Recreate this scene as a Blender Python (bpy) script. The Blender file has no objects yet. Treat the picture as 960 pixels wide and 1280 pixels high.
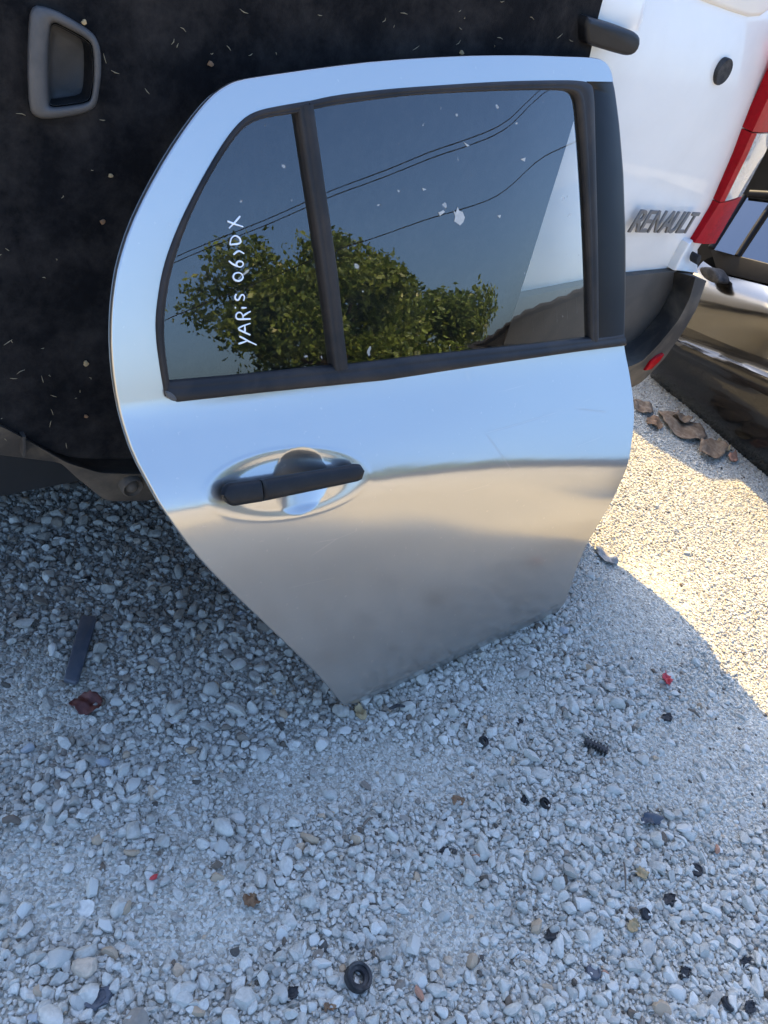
import bpy, bmesh, math, random
import numpy as np
from mathutils import Vector, Matrix
from mathutils.geometry import delaunay_2d_cdt

random.seed(7)
RNG = np.random.default_rng(11)
SC = bpy.context.scene
COL = SC.collection

# ------------------------------------------------------------------ camera
F, CX, CY, H = 960.0, 480.0, 640.0, 1.10
R = np.array([[0.76695, -0.21953, 0.60299],
              [-0.58722, -0.62018, 0.52010],
              [0.25979, -0.75298, -0.60457]])
u_, _, v_ = np.linalg.svd(R)
R = u_ @ v_
cam = bpy.data.cameras.new('camera')
cam.sensor_fit = 'VERTICAL'
cam.sensor_height = 36.0
cam.lens = 36.0 * F / 1280.0
cam.clip_start, cam.clip_end = 0.02, 2000.0
cam_ob = bpy.data.objects.new('camera', cam)
COL.objects.link(cam_ob)
m = Matrix.Identity(4)
for i in range(3):
    m[i][0], m[i][1], m[i][2] = R[i, 0], -R[i, 1], -R[i, 2]
m[2][3] = H
cam_ob.matrix_world = m
SC.camera = cam_ob

# ------------------------------------------------------------------ light
SUN_EL = math.radians(44.0)
TRAVEL = np.array([-0.35, -0.93])
TRAVEL /= np.linalg.norm(TRAVEL)
SKY_STRENGTH, SUN_STRENGTH, EXPOSURE = 0.15, 3.4, 2.08
to_sun = Vector((-TRAVEL[0] * math.cos(SUN_EL), -TRAVEL[1] * math.cos(SUN_EL), math.sin(SUN_EL)))
world = bpy.data.worlds.new('World')
SC.world = world
world.use_nodes = True
wn = world.node_tree
sky = wn.nodes.new('ShaderNodeTexSky')
sky.sky_type = 'NISHITA'
sky.sun_disc = False
sky.sun_elevation = SUN_EL
sky.sun_rotation = math.atan2(to_sun.x, to_sun.y)
sky.air_density, sky.dust_density, sky.ozone_density = 1.0, 3.6, 8.0
wn.links.new(sky.outputs[0], wn.nodes['Background'].inputs['Color'])
wn.nodes['Background'].inputs['Strength'].default_value = SKY_STRENGTH
sl = bpy.data.lights.new('sun', 'SUN')
sl.energy, sl.angle, sl.color = SUN_STRENGTH, math.radians(0.53), (1.0, 0.73, 0.31)
so = bpy.data.objects.new('sun', sl)
COL.objects.link(so)
so.rotation_euler = to_sun.to_track_quat('Z', 'Y').to_euler()
so.location = (0, 6, 8)
SC.view_settings.view_transform = 'Standard'
SC.view_settings.look = 'None'
SC.view_settings.exposure = EXPOSURE
SC.view_settings.gamma = 1.0
SC.render.engine = 'CYCLES'
SC.cycles.max_bounces = 8
SC.cycles.transparent_max_bounces = 12

# ------------------------------------------------------------------ projection helpers
EYE = np.array([0.0, 0.0, H])
def rays(px):
    px = np.atleast_2d(np.asarray(px, float))
    c = np.stack([px[:, 0] - CX, px[:, 1] - CY, np.full(len(px), F)], 1)
    return c @ R.T
def on_plane(px, p0, n):
    d = rays(px)
    t = ((np.asarray(p0) - EYE) @ np.asarray(n)) / (d @ np.asarray(n))
    return EYE + d * t[:, None]
def on_y(px, y): return on_plane(px, (0, y, 0), (0, 1.0, 0))
def on_ground(px, z=0.0): return on_plane(px, (0, 0, z), (0, 0, 1.0))
def project(P):
    c = (np.asarray(P) - EYE) @ R
    return np.stack([CX + F * c[:, 0] / c[:, 2], CY + F * c[:, 1] / c[:, 2]], 1)
def resample(pts, n):
    pts = np.asarray(pts, float)
    s = np.r_[0, np.cumsum(np.linalg.norm(np.diff(pts, axis=0), axis=1))]
    t = np.linspace(0, s[-1], n)
    return np.stack([np.interp(t, s, pts[:, k]) for k in range(pts.shape[1])], 1)
def smooth(pts, n, it=2, closed=False):
    """corner-cutting then even resampling"""
    p = np.asarray(pts, float)
    for _ in range(it):
        q = []
        m_ = len(p)
        for i in range(m_ if closed else m_ - 1):
            a, b = p[i], p[(i + 1) % m_]
            q += [a * .75 + b * .25, a * .25 + b * .75]
        if not closed: q = [p[0]] + q + [p[-1]]
        p = np.array(q)
    if closed: p = np.vstack([p, p[:1]])
    r = resample(p, n + 1 if closed else n)
    return r[:-1] if closed else r

# ------------------------------------------------------------------ materials
def new_mat(name):
    mt = bpy.data.materials.new(name)
    mt.use_nodes = True
    nt = mt.node_tree
    return mt, nt, nt.nodes['Principled BSDF']
def noise(nt, scale, detail=4, rough=.55, dist=0.0, vec=None):
    n = nt.nodes.new('ShaderNodeTexNoise')
    n.inputs['Scale'].default_value = scale
    n.inputs['Detail'].default_value = detail
    n.inputs['Roughness'].default_value = rough
    n.inputs['Distortion'].default_value = dist
    if vec is None:
        tc = nt.nodes.new('ShaderNodeTexCoord'); vec = tc.outputs['Object']
    nt.links.new(vec, n.inputs['Vector'])
    return n.outputs['Fac']
def ramp(nt, fac, stops):
    r = nt.nodes.new('ShaderNodeValToRGB')
    e = r.color_ramp.elements
    while len(e) < len(stops): e.new(.5)
    for k, (p, c) in enumerate(stops):
        e[k].position = p
        e[k].color = (c, c, c, 1) if isinstance(c, (int, float)) else (*c, 1)
    nt.links.new(fac, r.inputs['Fac'])
    return r.outputs['Color']
def mixc(nt, fac, a, b, mode='MIX'):
    x = nt.nodes.new('ShaderNodeMix'); x.data_type = 'RGBA'; x.blend_type = mode
    for s, v in ((x.inputs[0], fac), (x.inputs[6], a), (x.inputs[7], b)):
        if isinstance(v, (int, float)): s.default_value = v
        elif isinstance(v, tuple): s.default_value = (*v, 1)
        else: nt.links.new(v, s)
    return x.outputs[2]
def bump(nt, bs, h, strength, dist=.002):
    b = nt.nodes.new('ShaderNodeBump')
    b.inputs['Strength'].default_value = strength
    b.inputs['Distance'].default_value = dist
    nt.links.new(h, b.inputs['Height'])
    nt.links.new(b.outputs[0], bs.inputs['Normal'])
def setp(bs, **k):
    for a, v in k.items():
        s = bs.inputs[a.replace('_', ' ')]
        s.default_value = (*v, 1) if isinstance(v, tuple) else v
def plain(name, col, rough=.5, metal=0.0, dirt=None, dirt_amt=.35, scale=9.0, bumpy=0.0, coat=0.0, spec=.5):
    mt, nt, bs = new_mat(name)
    setp(bs, Specular_IOR_Level=spec)
    setp(bs, Roughness=rough, Metallic=metal, Coat_Weight=coat, Coat_Roughness=.04)
    d = dirt or tuple(min(1, c * 1.5 + .02) for c in col)
    f = ramp(nt, noise(nt, scale, 6, .62, .4), [(.42, 0.0), (.75, dirt_amt)])
    c = mixc(nt, f, col, d)
    nt.links.new(c, bs.inputs['Base Color'])
    if bumpy: bump(nt, bs, noise(nt, scale * 30, 3), bumpy, .001)
    return mt

def paint_silver():
    mt, nt, bs = new_mat('silver_metallic_paint')
    dust = ramp(nt, noise(nt, 3.2, 6, .62, .6), [(.40, 0.0), (.78, .26)])
    tc = nt.nodes.new('ShaderNodeTexCoord')
    mp = nt.nodes.new('ShaderNodeMapping'); mp.inputs['Scale'].default_value = (3, 3, 26)
    mp.inputs['Rotation'].default_value = (0, .5, 0)
    nt.links.new(tc.outputs['Object'], mp.inputs['Vector'])
    streak = ramp(nt, noise(nt, 4, 5, .7, 1.2, mp.outputs[0]), [(.50, 0.0), (.82, .16)])
    # more road dust towards the sill: worn on, by height of the panel
    sp = nt.nodes.new('ShaderNodeSeparateXYZ'); nt.links.new(tc.outputs['Object'], sp.inputs[0])
    low = nt.nodes.new('ShaderNodeMapRange')
    nt.links.new(sp.outputs['Z'], low.inputs['Value'])
    low.inputs['From Min'].default_value, low.inputs['From Max'].default_value = 0.36, 0.0
    low.inputs['To Min'].default_value, low.inputs['To Max'].default_value = 0.15, 1.0
    ad = nt.nodes.new('ShaderNodeMath'); ad.operation = 'ADD'
    nt.links.new(dust, ad.inputs[0]); nt.links.new(streak, ad.inputs[1])
    mu = nt.nodes.new('ShaderNodeMath'); mu.operation = 'MULTIPLY'; mu.use_clamp = True
    nt.links.new(ad.outputs[0], mu.inputs[0]); nt.links.new(low.outputs[0], mu.inputs[1])
    setp(bs, Base_Color=(.50, .485, .455), Metallic=1.0, Roughness=.105)
    fl = nt.nodes.new('ShaderNodeBsdfGlossy'); fl.inputs['Color'].default_value = (.46, .45, .43, 1); fl.inputs['Roughness'].default_value = .46
    two = nt.nodes.new('ShaderNodeMixShader'); two.inputs[0].default_value = .5
    nt.links.new(bs.outputs[0], two.inputs[1]); nt.links.new(fl.outputs[0], two.inputs[2])
    ds = nt.nodes.new('ShaderNodeBsdfDiffuse'); ds.inputs['Color'].default_value = (.34, .31, .265, 1)
    # fine scratches
    wv = nt.nodes.new('ShaderNodeTexVoronoi'); wv.feature = 'DISTANCE_TO_EDGE'; wv.inputs['Scale'].default_value = 1.6
    m3 = nt.nodes.new('ShaderNodeMapping'); m3.inputs['Scale'].default_value = (1.5, 1.5, 9); m3.inputs['Rotation'].default_value = (.1, .35, 0)
    nt.links.new(tc.outputs['Object'], m3.inputs['Vector']); nt.links.new(m3.outputs[0], wv.inputs['Vector'])
    scr = ramp(nt, wv.outputs['Distance'], [(0.0, .45), (.006, 0.0)])
    gate = ramp(nt, noise(nt, 5, 3), [(.56, 0.0), (.62, 1.0)])
    scm = mixc(nt, 1.0, scr, gate, 'MULTIPLY')
    sp2 = ramp(nt, noise(nt, 140, 2, .5), [(.70, 0.0), (.76, .35)])
    tot_ = mixc(nt, 1.0, mixc(nt, 1.0, mu.outputs[0], scm, 'ADD'), sp2, 'ADD')
    mx = nt.nodes.new('ShaderNodeMixShader')
    nt.links.new(tot_, mx.inputs[0]); nt.links.new(two.outputs[0], mx.inputs[1]); nt.links.new(ds.outputs[0], mx.inputs[2])
    nt.links.new(mx.outputs[0], nt.nodes['Material Output'].inputs['Surface'])
    b = nt.nodes.new('ShaderNodeBump'); b.inputs['Strength'].default_value = .05; b.inputs['Distance'].default_value = .001
    nt.links.new(noise(nt, 900, 2), b.inputs['Height']); nt.links.new(b.outputs[0], bs.inputs['Normal'])
    return mt
def glass_mat(name, tint, dirt=.05, boost=1.35, specks=True):
    mt, nt, bs = new_mat(name)
    nt.nodes.remove(bs)
    tr = nt.nodes.new('ShaderNodeBsdfTransparent'); tr.inputs[0].default_value = (*tint, 1)
    gl = nt.nodes.new('ShaderNodeBsdfGlossy'); gl.inputs['Roughness'].default_value = .004
    fr = nt.nodes.new('ShaderNodeFresnel'); fr.inputs['IOR'].default_value = 1.52
    mm = nt.nodes.new('ShaderNodeMath'); mm.operation = 'MULTIPLY'; mm.inputs[1].default_value = boost; mm.use_clamp = True
    nt.links.new(fr.outputs[0], mm.inputs[0])
    m1 = nt.nodes.new('ShaderNodeMixShader')
    nt.links.new(mm.outputs[0], m1.inputs[0]); nt.links.new(tr.outputs[0], m1.inputs[1]); nt.links.new(gl.outputs[0], m1.inputs[2])
    df = nt.nodes.new('ShaderNodeBsdfDiffuse'); df.inputs[0].default_value = (.50, .48, .43, 1)
    f = ramp(nt, noise(nt, 5, 7, .65, .5), [(.38, dirt * .25), (.8, dirt * 1.6)])
    if specks:
        s = ramp(nt, noise(nt, 62, 1.5, .5, .3), [(.735, 0.0), (.77, .55)])
        f = mixc(nt, 1.0, f, s, 'ADD')
    m2 = nt.nodes.new('ShaderNodeMixShader')
    nt.links.new(f, m2.inputs[0]); nt.links.new(m1.outputs[0], m2.inputs[1]); nt.links.new(df.outputs[0], m2.inputs[2])
    nt.links.new(m2.outputs[0], nt.nodes['Material Output'].inputs['Surface'])
    return mt
def felt():
    mt, nt, bs = new_mat('black_felt')
    f = ramp(nt, noise(nt, 16, 8, .75, .1), [(.42, 0.0), (.72, .85)])
    g = ramp(nt, noise(nt, 90, 3, .7), [(.45, 0.0), (.9, .35)])
    c = mixc(nt, f, (.0042, .0043, .0048), (.032, .028, .025))
    c = mixc(nt, g, c, (.018, .018, .019))
    nt.links.new(c, bs.inputs['Base Color'])
    setp(bs, Roughness=1.0, Specular_IOR_Level=.1, Sheen_Weight=.02, Sheen_Roughness=.6)
    bump(nt, bs, noise(nt, 420, 3, .8), .25, .002)
    return mt
def stone_mat():
    mt, nt, bs = new_mat('pale_gravel_stone')
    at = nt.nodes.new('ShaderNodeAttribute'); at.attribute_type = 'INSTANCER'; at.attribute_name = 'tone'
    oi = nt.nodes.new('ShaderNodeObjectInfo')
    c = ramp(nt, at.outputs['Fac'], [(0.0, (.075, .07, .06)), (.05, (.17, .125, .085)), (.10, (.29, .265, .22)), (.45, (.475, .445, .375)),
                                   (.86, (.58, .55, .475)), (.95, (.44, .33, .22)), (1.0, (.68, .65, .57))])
    tc = nt.nodes.new('ShaderNodeTexCoord')
    n1 = noise(nt, 1.6, 5, .6, .4, tc.outputs['Object'])
    c2 = mixc(nt, 1.0, c, ramp(nt, n1, [(.3, .78), (.7, 1.12)]), 'MULTIPLY')
    nt.links.new(c2, bs.inputs['Base Color'])
    setp(bs, Roughness=.9, Specular_IOR_Level=.25)
    bump(nt, bs, noise(nt, 7, 4, .6, 0, tc.outputs['Object']), .25, .05)
    return mt
def big_stone_mat(name, col):
    mt, nt, bs = new_mat(name)
    n1 = noise(nt, 60, 5, .6, .4)
    c2 = mixc(nt, 1.0, col, ramp(nt, n1, [(.3, .8), (.7, 1.15)]), 'MULTIPLY')
    nt.links.new(c2, bs.inputs['Base Color'])
    setp(bs, Roughness=.9, Specular_IOR_Level=.25)
    bump(nt, bs, noise(nt, 260, 4), .35, .002)
    return mt
def ground_mat():
    mt, nt, bs = new_mat('dusty_gravel_ground')
    tc = nt.nodes.new('ShaderNodeTexCoord'); P = tc.outputs['Object']
    vo = nt.nodes.new('ShaderNodeTexVoronoi'); vo.inputs['Scale'].default_value = 210
    nt.links.new(P, vo.inputs['Vector'])
    v2 = nt.nodes.new('ShaderNodeTexVoronoi'); v2.inputs['Scale'].default_value = 75
    nt.links.new(P, v2.inputs['Vector'])
    sep = nt.nodes.new('ShaderNodeSeparateColor'); nt.links.new(vo.outputs['Color'], sep.inputs[0])
    c = ramp(nt, sep.outputs[0], [(0, (.26, .235, .185)), (.5, (.42, .39, .315)), (1, (.58, .545, .455))])
    big = ramp(nt, noise(nt, 2.2, 6, .6, .3), [(.3, .86), (.7, 1.12)])
    c = mixc(nt, 1.0, c, big, 'MULTIPLY')
    fine = ramp(nt, noise(nt, 420, 4, .7), [(.25, .82), (.75, 1.12)])
    c = mixc(nt, 1.0, c, fine, 'MULTIPLY')
    nt.links.new(c, bs.inputs['Base Color'])
    setp(bs, Roughness=.95, Specular_IOR_Level=.15)
    hh = nt.nodes.new('ShaderNodeMath'); hh.operation = 'ADD'
    nt.links.new(vo.outputs['Distance'], hh.inputs[0]); nt.links.new(v2.outputs['Distance'], hh.inputs[1])
    inv = nt.nodes.new('ShaderNodeMath'); inv.operation = 'MULTIPLY'; inv.inputs[1].default_value = -1
    nt.links.new(hh.outputs[0], inv.inputs[0])
    bump(nt, bs, inv.outputs[0], .75, .004)
    return mt
def leaf_mat(name, a, b):
    mt, nt, bs = new_mat(name)
    at = nt.nodes.new('ShaderNodeAttribute'); at.attribute_name = 'tone'
    c = mixc(nt, at.outputs['Fac'], a, b)
    nt.links.new(c, bs.inputs['Base Color'])
    setp(bs, Roughness=.35)
    tl = nt.nodes.new('ShaderNodeBsdfTranslucent'); nt.links.new(c, tl.inputs[0])
    mx = nt.nodes.new('ShaderNodeMixShader'); mx.inputs[0].default_value = .3
    nt.links.new(bs.outputs[0], mx.inputs[1]); nt.links.new(tl.outputs[0], mx.inputs[2])
    nt.links.new(mx.outputs[0], nt.nodes['Material Output'].inputs['Surface'])
    return mt

M = {}
M['silver'] = paint_silver()
M['felt'] = felt()
M['stone'] = stone_mat()
M['ground'] = ground_mat()
M['glass'] = glass_mat('tinted_door_glass', (.97, 1.0, .97), .003, 2.3)
M['car_glass'] = glass_mat('dark_car_glass', (.10, .12, .13), .004, 5.0, False)
M['white'] = plain('white_van_paint', (.75, .715, .65), .38, 0, (.46, .43, .38), .25, 4.0, 0, .5)
M['seal'] = plain('weathered_black_rubber', (.009, .009, .010), .55, 0, (.050, .036, .026), .6, 14, .2, 0, .3)
M['gloss_black'] = plain('black_door_tape', (.004, .005, .007), .38, 0, (.02, .02, .022), .35, 10, 0, 0, .25)
M['handle'] = plain('grained_black_plastic', (.005, .005, .006), .45, 0, (.03, .03, .03), .3, 30, .35, 0, .3)
M['grey_plastic'] = plain('scuffed_grey_plastic', (.060, .058, .056), .5, 0, (.13, .115, .10), .5, 26, .25, 0, .3)
M['bumper'] = plain('dusty_bumper_plastic', (.040, .035, .030), .65, 0, (.16, .13, .095), .9, 9, .25, 0, .2)
M['cladding'] = plain('dark_grey_cladding', (.062, .057, .050), .6, 0, (.15, .125, .10), .5, 7, .25, 0, .25)
M['red_lens'] = plain('red_lamp_lens', (.36, .003, .008), .22, 0, (.22, .002, .004), .8, 70, .5, 0, .10)
M['clear_lens'] = plain('clear_lamp_lens', (.62, .62, .64), .15, .6, (.30, .26, .20), .8, 120, .8, 1.0)
M['grey_paint'] = plain('dark_metallic_car_paint', (.135, .135, .135), .18, 1.0, (.14, .125, .10), .3, 5, 0, .25)
M['black_reflect_paint'] = plain('black_paint_dark_reflection', (.006, .0055, .005), .25, 0, (.06, .05, .035), .22, 5, 0, .6, .4)  # also stands in for the dark reflection on the lower side
M['trim'] = plain('black_trim', (.007, .007, .008), .55, 0, (.03, .027, .024), .3, 12, 0, 0, .18)
M['badge'] = plain('dull_chrome', (.17, .16, .145), .4, .2, (.16, .15, .14), .5, 90)
M['dark'] = plain('dark_void', (.010, .010, .010), .8)
M['rubber'] = plain('rubber', (.013, .013, .014), .6, 0, (.12, .11, .10), .55, 60, .3, 0, .3)
M['card'] = plain('brown_cardboard', (.15, .095, .055), .9, 0, (.30, .23, .155), .9, 60, .7)
M['dry_leaf'] = plain('dry_leaf', (.16, .085, .04), .8, 0, (.27, .17, .09), .7, 60, .3)
M['red_leaf'] = plain('red_brown_leaf', (.075, .016, .010), .6, 0, (.14, .035, .02), .6, 80, .3)
M['tan_leaf'] = plain('tan_leaf', (.30, .21, .10), .8, 0, (.38, .30, .18), .6, 70, .3)
M['film'] = plain('dusty_film', (.20, .185, .16), .5, 0, (.36, .33, .28), .7, 60)
M['red_bit'] = plain('red_plastic_bit', (.42, .03, .035), .5, 0, (.5, .12, .1), .4, 90)
M['brick_bit'] = plain('brick_crumb', (.36, .17, .10), .9, 0, (.42, .26, .18), .5, 80, .4)
M['strip'] = plain('blue_grey_plastic_strip', (.045, .052, .066), .5, 0, (.13, .12, .11), .5, 40, .3)
M['ink'] = plain('white_paint_marker', (.80, .82, .84), .5, 0, (.7, .72, .74), .3, 80)
M['dropping'] = plain('dried_splash', (.46, .45, .41), .9, 0, (.28, .27, .23), .6, 120)
M['straw'] = plain('straw', (.20, .165, .10), .85, 0, (.34, .29, .19), .5, 90)
M['bark'] = plain('bark', (.12, .09, .065), .9, 0, (.2, .17, .13), .6, 8, .8)
M['leaves'] = leaf_mat('tree_leaves', (.055, .10, .015), (.30, .37, .07))
M['shed_wall'] = plain('dark_shed_boards', (.085, .075, .065), .8, 0, (.12, .105, .09), .6, 2, .4)
M['shed_roof'] = plain('dark_sheet_roof', (.075, .068, .062), .6, .2, (.14, .12, .10), .6, 2, .2)
M['cable'] = plain('cable_black', (.02, .02, .02), .6)
M['pole'] = plain('grey_pole_wood', (.20, .18, .15), .9, 0, (.3, .27, .23), .5, 5, .5)
M['tyre'] = plain('tyre_rubber', (.018, .018, .018), .8, 0, (.10, .09, .08), .5, 12, .3)
M['rim'] = plain('steel_rim', (.25, .25, .26), .5, .8, (.2, .18, .15), .5, 20)
STONES = [big_stone_mat('loose_stone_' + n, c) for n, c in (('white', (.54, .51, .44)), ('grey', (.42, .40, .345)), ('pale', (.50, .47, .40)),
                                                           ('tan', (.40, .30, .20)), ('bluish', (.33, .335, .33)))]

# ------------------------------------------------------------------ object helpers
def root_loc(o):
    while o.parent: o = o.parent
    return np.array(o.location)
def link(name, me, mat=None, parent=None):
    o = bpy.data.objects.new(name, me)
    COL.objects.link(o)
    if mat is not None: me.materials.append(M[mat] if isinstance(mat, str) else mat)
    if parent is not None: o.parent = parent
    return o
def mesh_obj(name, verts, faces, mat, parent=None, normals=None, shade=True, loc=None):
    verts = np.asarray(verts, float)
    off = root_loc(parent) if parent is not None else (np.asarray(loc, float) if loc is not None else np.zeros(3))
    me = bpy.data.meshes.new(name)
    me.from_pydata((verts - off).tolist(), [], [tuple(int(i) for i in f) for f in faces])
    me.update()
    if shade: me.polygons.foreach_set('use_smooth', [True] * len(me.polygons))
    if normals is not None: me.normals_split_custom_set_from_vertices(np.asarray(normals).tolist())
    o = link(name, me, mat, parent)
    if parent is None and loc is not None: o.location = loc
    return o
def bm_obj(name, bm, mat, parent=None, loc=None, smooth_angle=None):
    me = bpy.data.meshes.new(name)
    off = root_loc(parent) if parent is not None else (np.asarray(loc, float) if loc is not None else np.zeros(3))
    bmesh.ops.recalc_face_normals(bm, faces=bm.faces)
    bm.transform(Matrix.Translation(Vector(-off)))
    bm.to_mesh(me); bm.free()
    if smooth_angle:
        me.polygons.foreach_set('use_smooth', [True] * len(me.polygons))
        me.set_sharp_from_angle(angle=math.radians(smooth_angle))
    o = link(name, me, mat, parent)
    if parent is None and loc is not None: o.location = loc
    return o
def thing(name, label, cat, loc=(0, 0, 0), group=None):
    o = bpy.data.objects.new(name, None)
    o.empty_display_size = .1
    COL.objects.link(o)
    o.location = loc
    return tag(o, label, cat, group)
def tag(o, label, cat, group=None):
    o['label'], o['category'] = label, cat
    if group: o['group'] = group
    return o
def kind(o, k): o['kind'] = k; return o
def prism(pts3, direction, depth, bevel=0.0, seg=2):
    """polygon of 3d points pushed back by depth along direction -> bmesh"""
    bm = bmesh.new()
    d = np.asarray(direction, float); d = d / np.linalg.norm(d) * depth
    a = [bm.verts.new(p) for p in pts3]
    b = [bm.verts.new(np.asarray(p) + d) for p in pts3]
    n = len(a)
    top = bm.faces.new(a); bm.faces.new(b[::-1])
    for i in range(n): bm.faces.new((a[i], b[i], b[(i + 1) % n], a[(i + 1) % n]))
    bmesh.ops.recalc_face_normals(bm, faces=bm.faces)
    if bevel:
        ed = [e for e in top.edges]
        bmesh.ops.bevel(bm, geom=ed, offset=bevel, segments=seg, profile=.5, affect='EDGES', clamp_overlap=True)
    return bm
def add_tube(bm, pts, rad, n=8, caps=True):
    pts = np.asarray(pts, float); rings = []
    rad = np.broadcast_to(rad, len(pts))
    t = np.gradient(pts, axis=0); t /= np.linalg.norm(t, axis=1)[:, None] + 1e-12
    up = np.array([0, 0, 1.0]) if abs(t[0, 2]) < .9 else np.array([1.0, 0, 0])
    for p, tt, r in zip(pts, t, rad):
        a = np.cross(tt, up); a /= np.linalg.norm(a) + 1e-12; b = np.cross(a, tt)
        rings.append([bm.verts.new(p + r * (math.cos(k * 2 * math.pi / n) * a + math.sin(k * 2 * math.pi / n) * b)) for k in range(n)])
    for r0, r1 in zip(rings[:-1], rings[1:]):
        for k in range(n): bm.faces.new((r0[k], r0[(k + 1) % n], r1[(k + 1) % n], r1[k]))
    if caps: bm.faces.new(rings[0][::-1]); bm.faces.new(rings[-1])
def loft(curves, closed=False):
    """list of (n,3) curves -> verts, quad faces"""
    n = len(curves[0]); V = np.vstack(curves); Fs = []
    for j in range(len(curves) - 1):
        for i in range(n if closed else n - 1):
            k = (i + 1) % n
            Fs.append((j * n + i, j * n + k, (j + 1) * n + k, (j + 1) * n + i))
    return V, Fs
def lathe(bm, centre, axis, prof, n=28):
    """prof: (radius, along axis)"""
    ax = np.asarray(axis, float); ax /= np.linalg.norm(ax)
    t = np.array([0, 0, 1.0]) if abs(ax[2]) < .9 else np.array([1.0, 0, 0])
    a = np.cross(ax, t); a /= np.linalg.norm(a); b = np.cross(ax, a)
    rings = []
    for r, h in prof:
        rings.append([bm.verts.new(np.asarray(centre) + ax * h + max(r, 1e-5) * (math.cos(2 * math.pi * k / n) * a + math.sin(2 * math.pi * k / n) * b)) for k in range(n)])
    for r0, r1 in zip(rings[:-1], rings[1:]):
        for k in range(n): bm.faces.new((r0[k], r0[(k + 1) % n], r1[(k + 1) % n], r1[k]))
    return rings

def in_poly(P, poly):
    x, y = P[:, 0], P[:, 1]; r_ = np.zeros(len(P), bool); m_ = len(poly)
    for i in range(m_):
        (x0, y0), (x1, y1) = poly[i], poly[(i + 1) % m_]
        c = (y0 > y) != (y1 > y)
        with np.errstate(divide='ignore', invalid='ignore'):
            r_ ^= c & (x < (x1 - x0) * (y - y0) / (y1 - y0) + x0)
    return r_
def near_poly(P, poly, d):
    r_ = np.zeros(len(P), bool)
    for q in poly: r_ |= ((P - q) ** 2).sum(1) < d * d
    return r_
def skin(loops, extra):
    """constrained triangulation of loop 0 minus the other loops, with interior points"""
    pts = [tuple(p) for l in loops for p in l]; edges = []; k = 0
    for l in loops:
        edges += [(k + i, k + (i + 1) % len(l)) for i in range(len(l))]; k += len(l)
    pts += [tuple(p) for p in extra]
    v, e, f, *_ = delaunay_2d_cdt([Vector(p) for p in pts], edges, [], 0, 1e-7)
    v = np.array([tuple(a) for a in v])
    f = np.array([t for t in f])
    c = v[f].mean(1)
    keep = in_poly(c, loops[0])
    for l in loops[1:]: keep &= ~in_poly(c, l)
    return v, f[keep]
def grid(lo, hi, s, seed=0):
    xs, ys = np.arange(lo[0], hi[0], s), np.arange(lo[1], hi[1], s)
    X, Y = np.meshgrid(xs, ys); X = X + (np.arange(len(ys)) % 2 * s / 2)[:, None]
    return np.stack([X.ravel(), Y.ravel()], 1)

# ================================================================== SETTING: ground
DUST = [((470, 965), (150, 45)), ((225, 1010), (30, 75)), ((250, 1150), (95, 60)), ((60, 1110), (90, 70)), ((560, 1160), (70, 60)),
        ((900, 960), (130, 90)), ((800, 770), (75, 80)), ((640, 870), (40, 30)), ((340, 990), (60, 40)), ((40, 880), (90, 60))]
def dust_amount(px):
    px = np.asarray(px)
    d = np.zeros(len(px))
    for (cx, cy), (rx, ry) in DUST:
        q = ((px[:, 0] - cx) / rx) ** 2 + ((px[:, 1] - cy) / ry) ** 2
        d = np.maximum(d, np.clip(1.5 - q, 0, 1))
    return d
def relief(x, y):
    return (.005 * np.sin(3.1 * x + 1.3) * np.cos(2.7 * y + .4) + .0035 * np.sin(7.3 * x - 2.2 * y) + .002 * np.sin(13 * y + 5 * x + 1)) - .003
nx, ny = 150, 120
gx = np.linspace(-0.6, 3.6, nx); gy = np.linspace(-1.2, 2.2, ny)
gx = np.r_[-400, -120, -40, -12, -4, -1.6, gx, 5, 9, 20, 60, 160, 400]
gy = np.r_[-400, -120, -40, -14, -6, -2.6, gy, 3.6, 7, 16, 50, 150, 400]
XX, YY = np.meshgrid(gx, gy, indexing='ij')
inside = ((XX > -.7) & (XX < 3.7) & (YY > -1.3) & (YY < 2.3))
ZZ = np.where(inside, relief(XX, YY), -.003)
Vg = np.stack([XX, YY, ZZ], -1).reshape(-1, 3)
b_ = len(gy)
Fg = [(i * b_ + j, (i + 1) * b_ + j, (i + 1) * b_ + j + 1, i * b_ + j + 1) for i in range(len(gx) - 1) for j in range(b_ - 1)]
ground = kind(mesh_obj('ground', Vg, Fg, 'ground'), 'structure')

# ------------------------------------------------------------------ pebble prototypes (kept outside the scene, scattered by geometry nodes)
def pebble_mesh(name, seed, sub, flat=.72, cuts=11):
    rng = np.random.default_rng(seed)
    bm = bmesh.new()
    bmesh.ops.create_icosphere(bm, subdivisions=sub, radius=1.0)
    P = np.array([v.co for v in bm.verts])
    P *= np.array([1.0, rng.uniform(.66, .95), flat * rng.uniform(.8, 1.1)])
    for _ in range(cuts):
        n = rng.normal(size=3); n[2] *= .8; n /= np.linalg.norm(n)
        lim = np.max(P @ n) * rng.uniform(.50, .86)
        d = P @ n - lim
        P = P - np.where(d > 0, d * .96, 0)[:, None] * n
    P += rng.normal(size=P.shape) * .012
    for v, p in zip(bm.verts, P): v.co = p
    me = bpy.data.meshes.new(name); bm.to_mesh(me); bm.free()
    me.polygons.foreach_set('use_smooth', [True] * len(me.polygons))
    me.set_sharp_from_angle(angle=math.radians(30))
    return me
protos = bpy.data.collections.new('pebble_kinds')
for k in range(36):
    me = pebble_mesh('pebble_%02d' % k, 100 + k, 3 if k < 24 else 2, .72, 7 + k % 7)
    me.materials.append(M['stone'])
    protos.objects.link(bpy.data.objects.new('pebble_%02d' % k, me))

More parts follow.
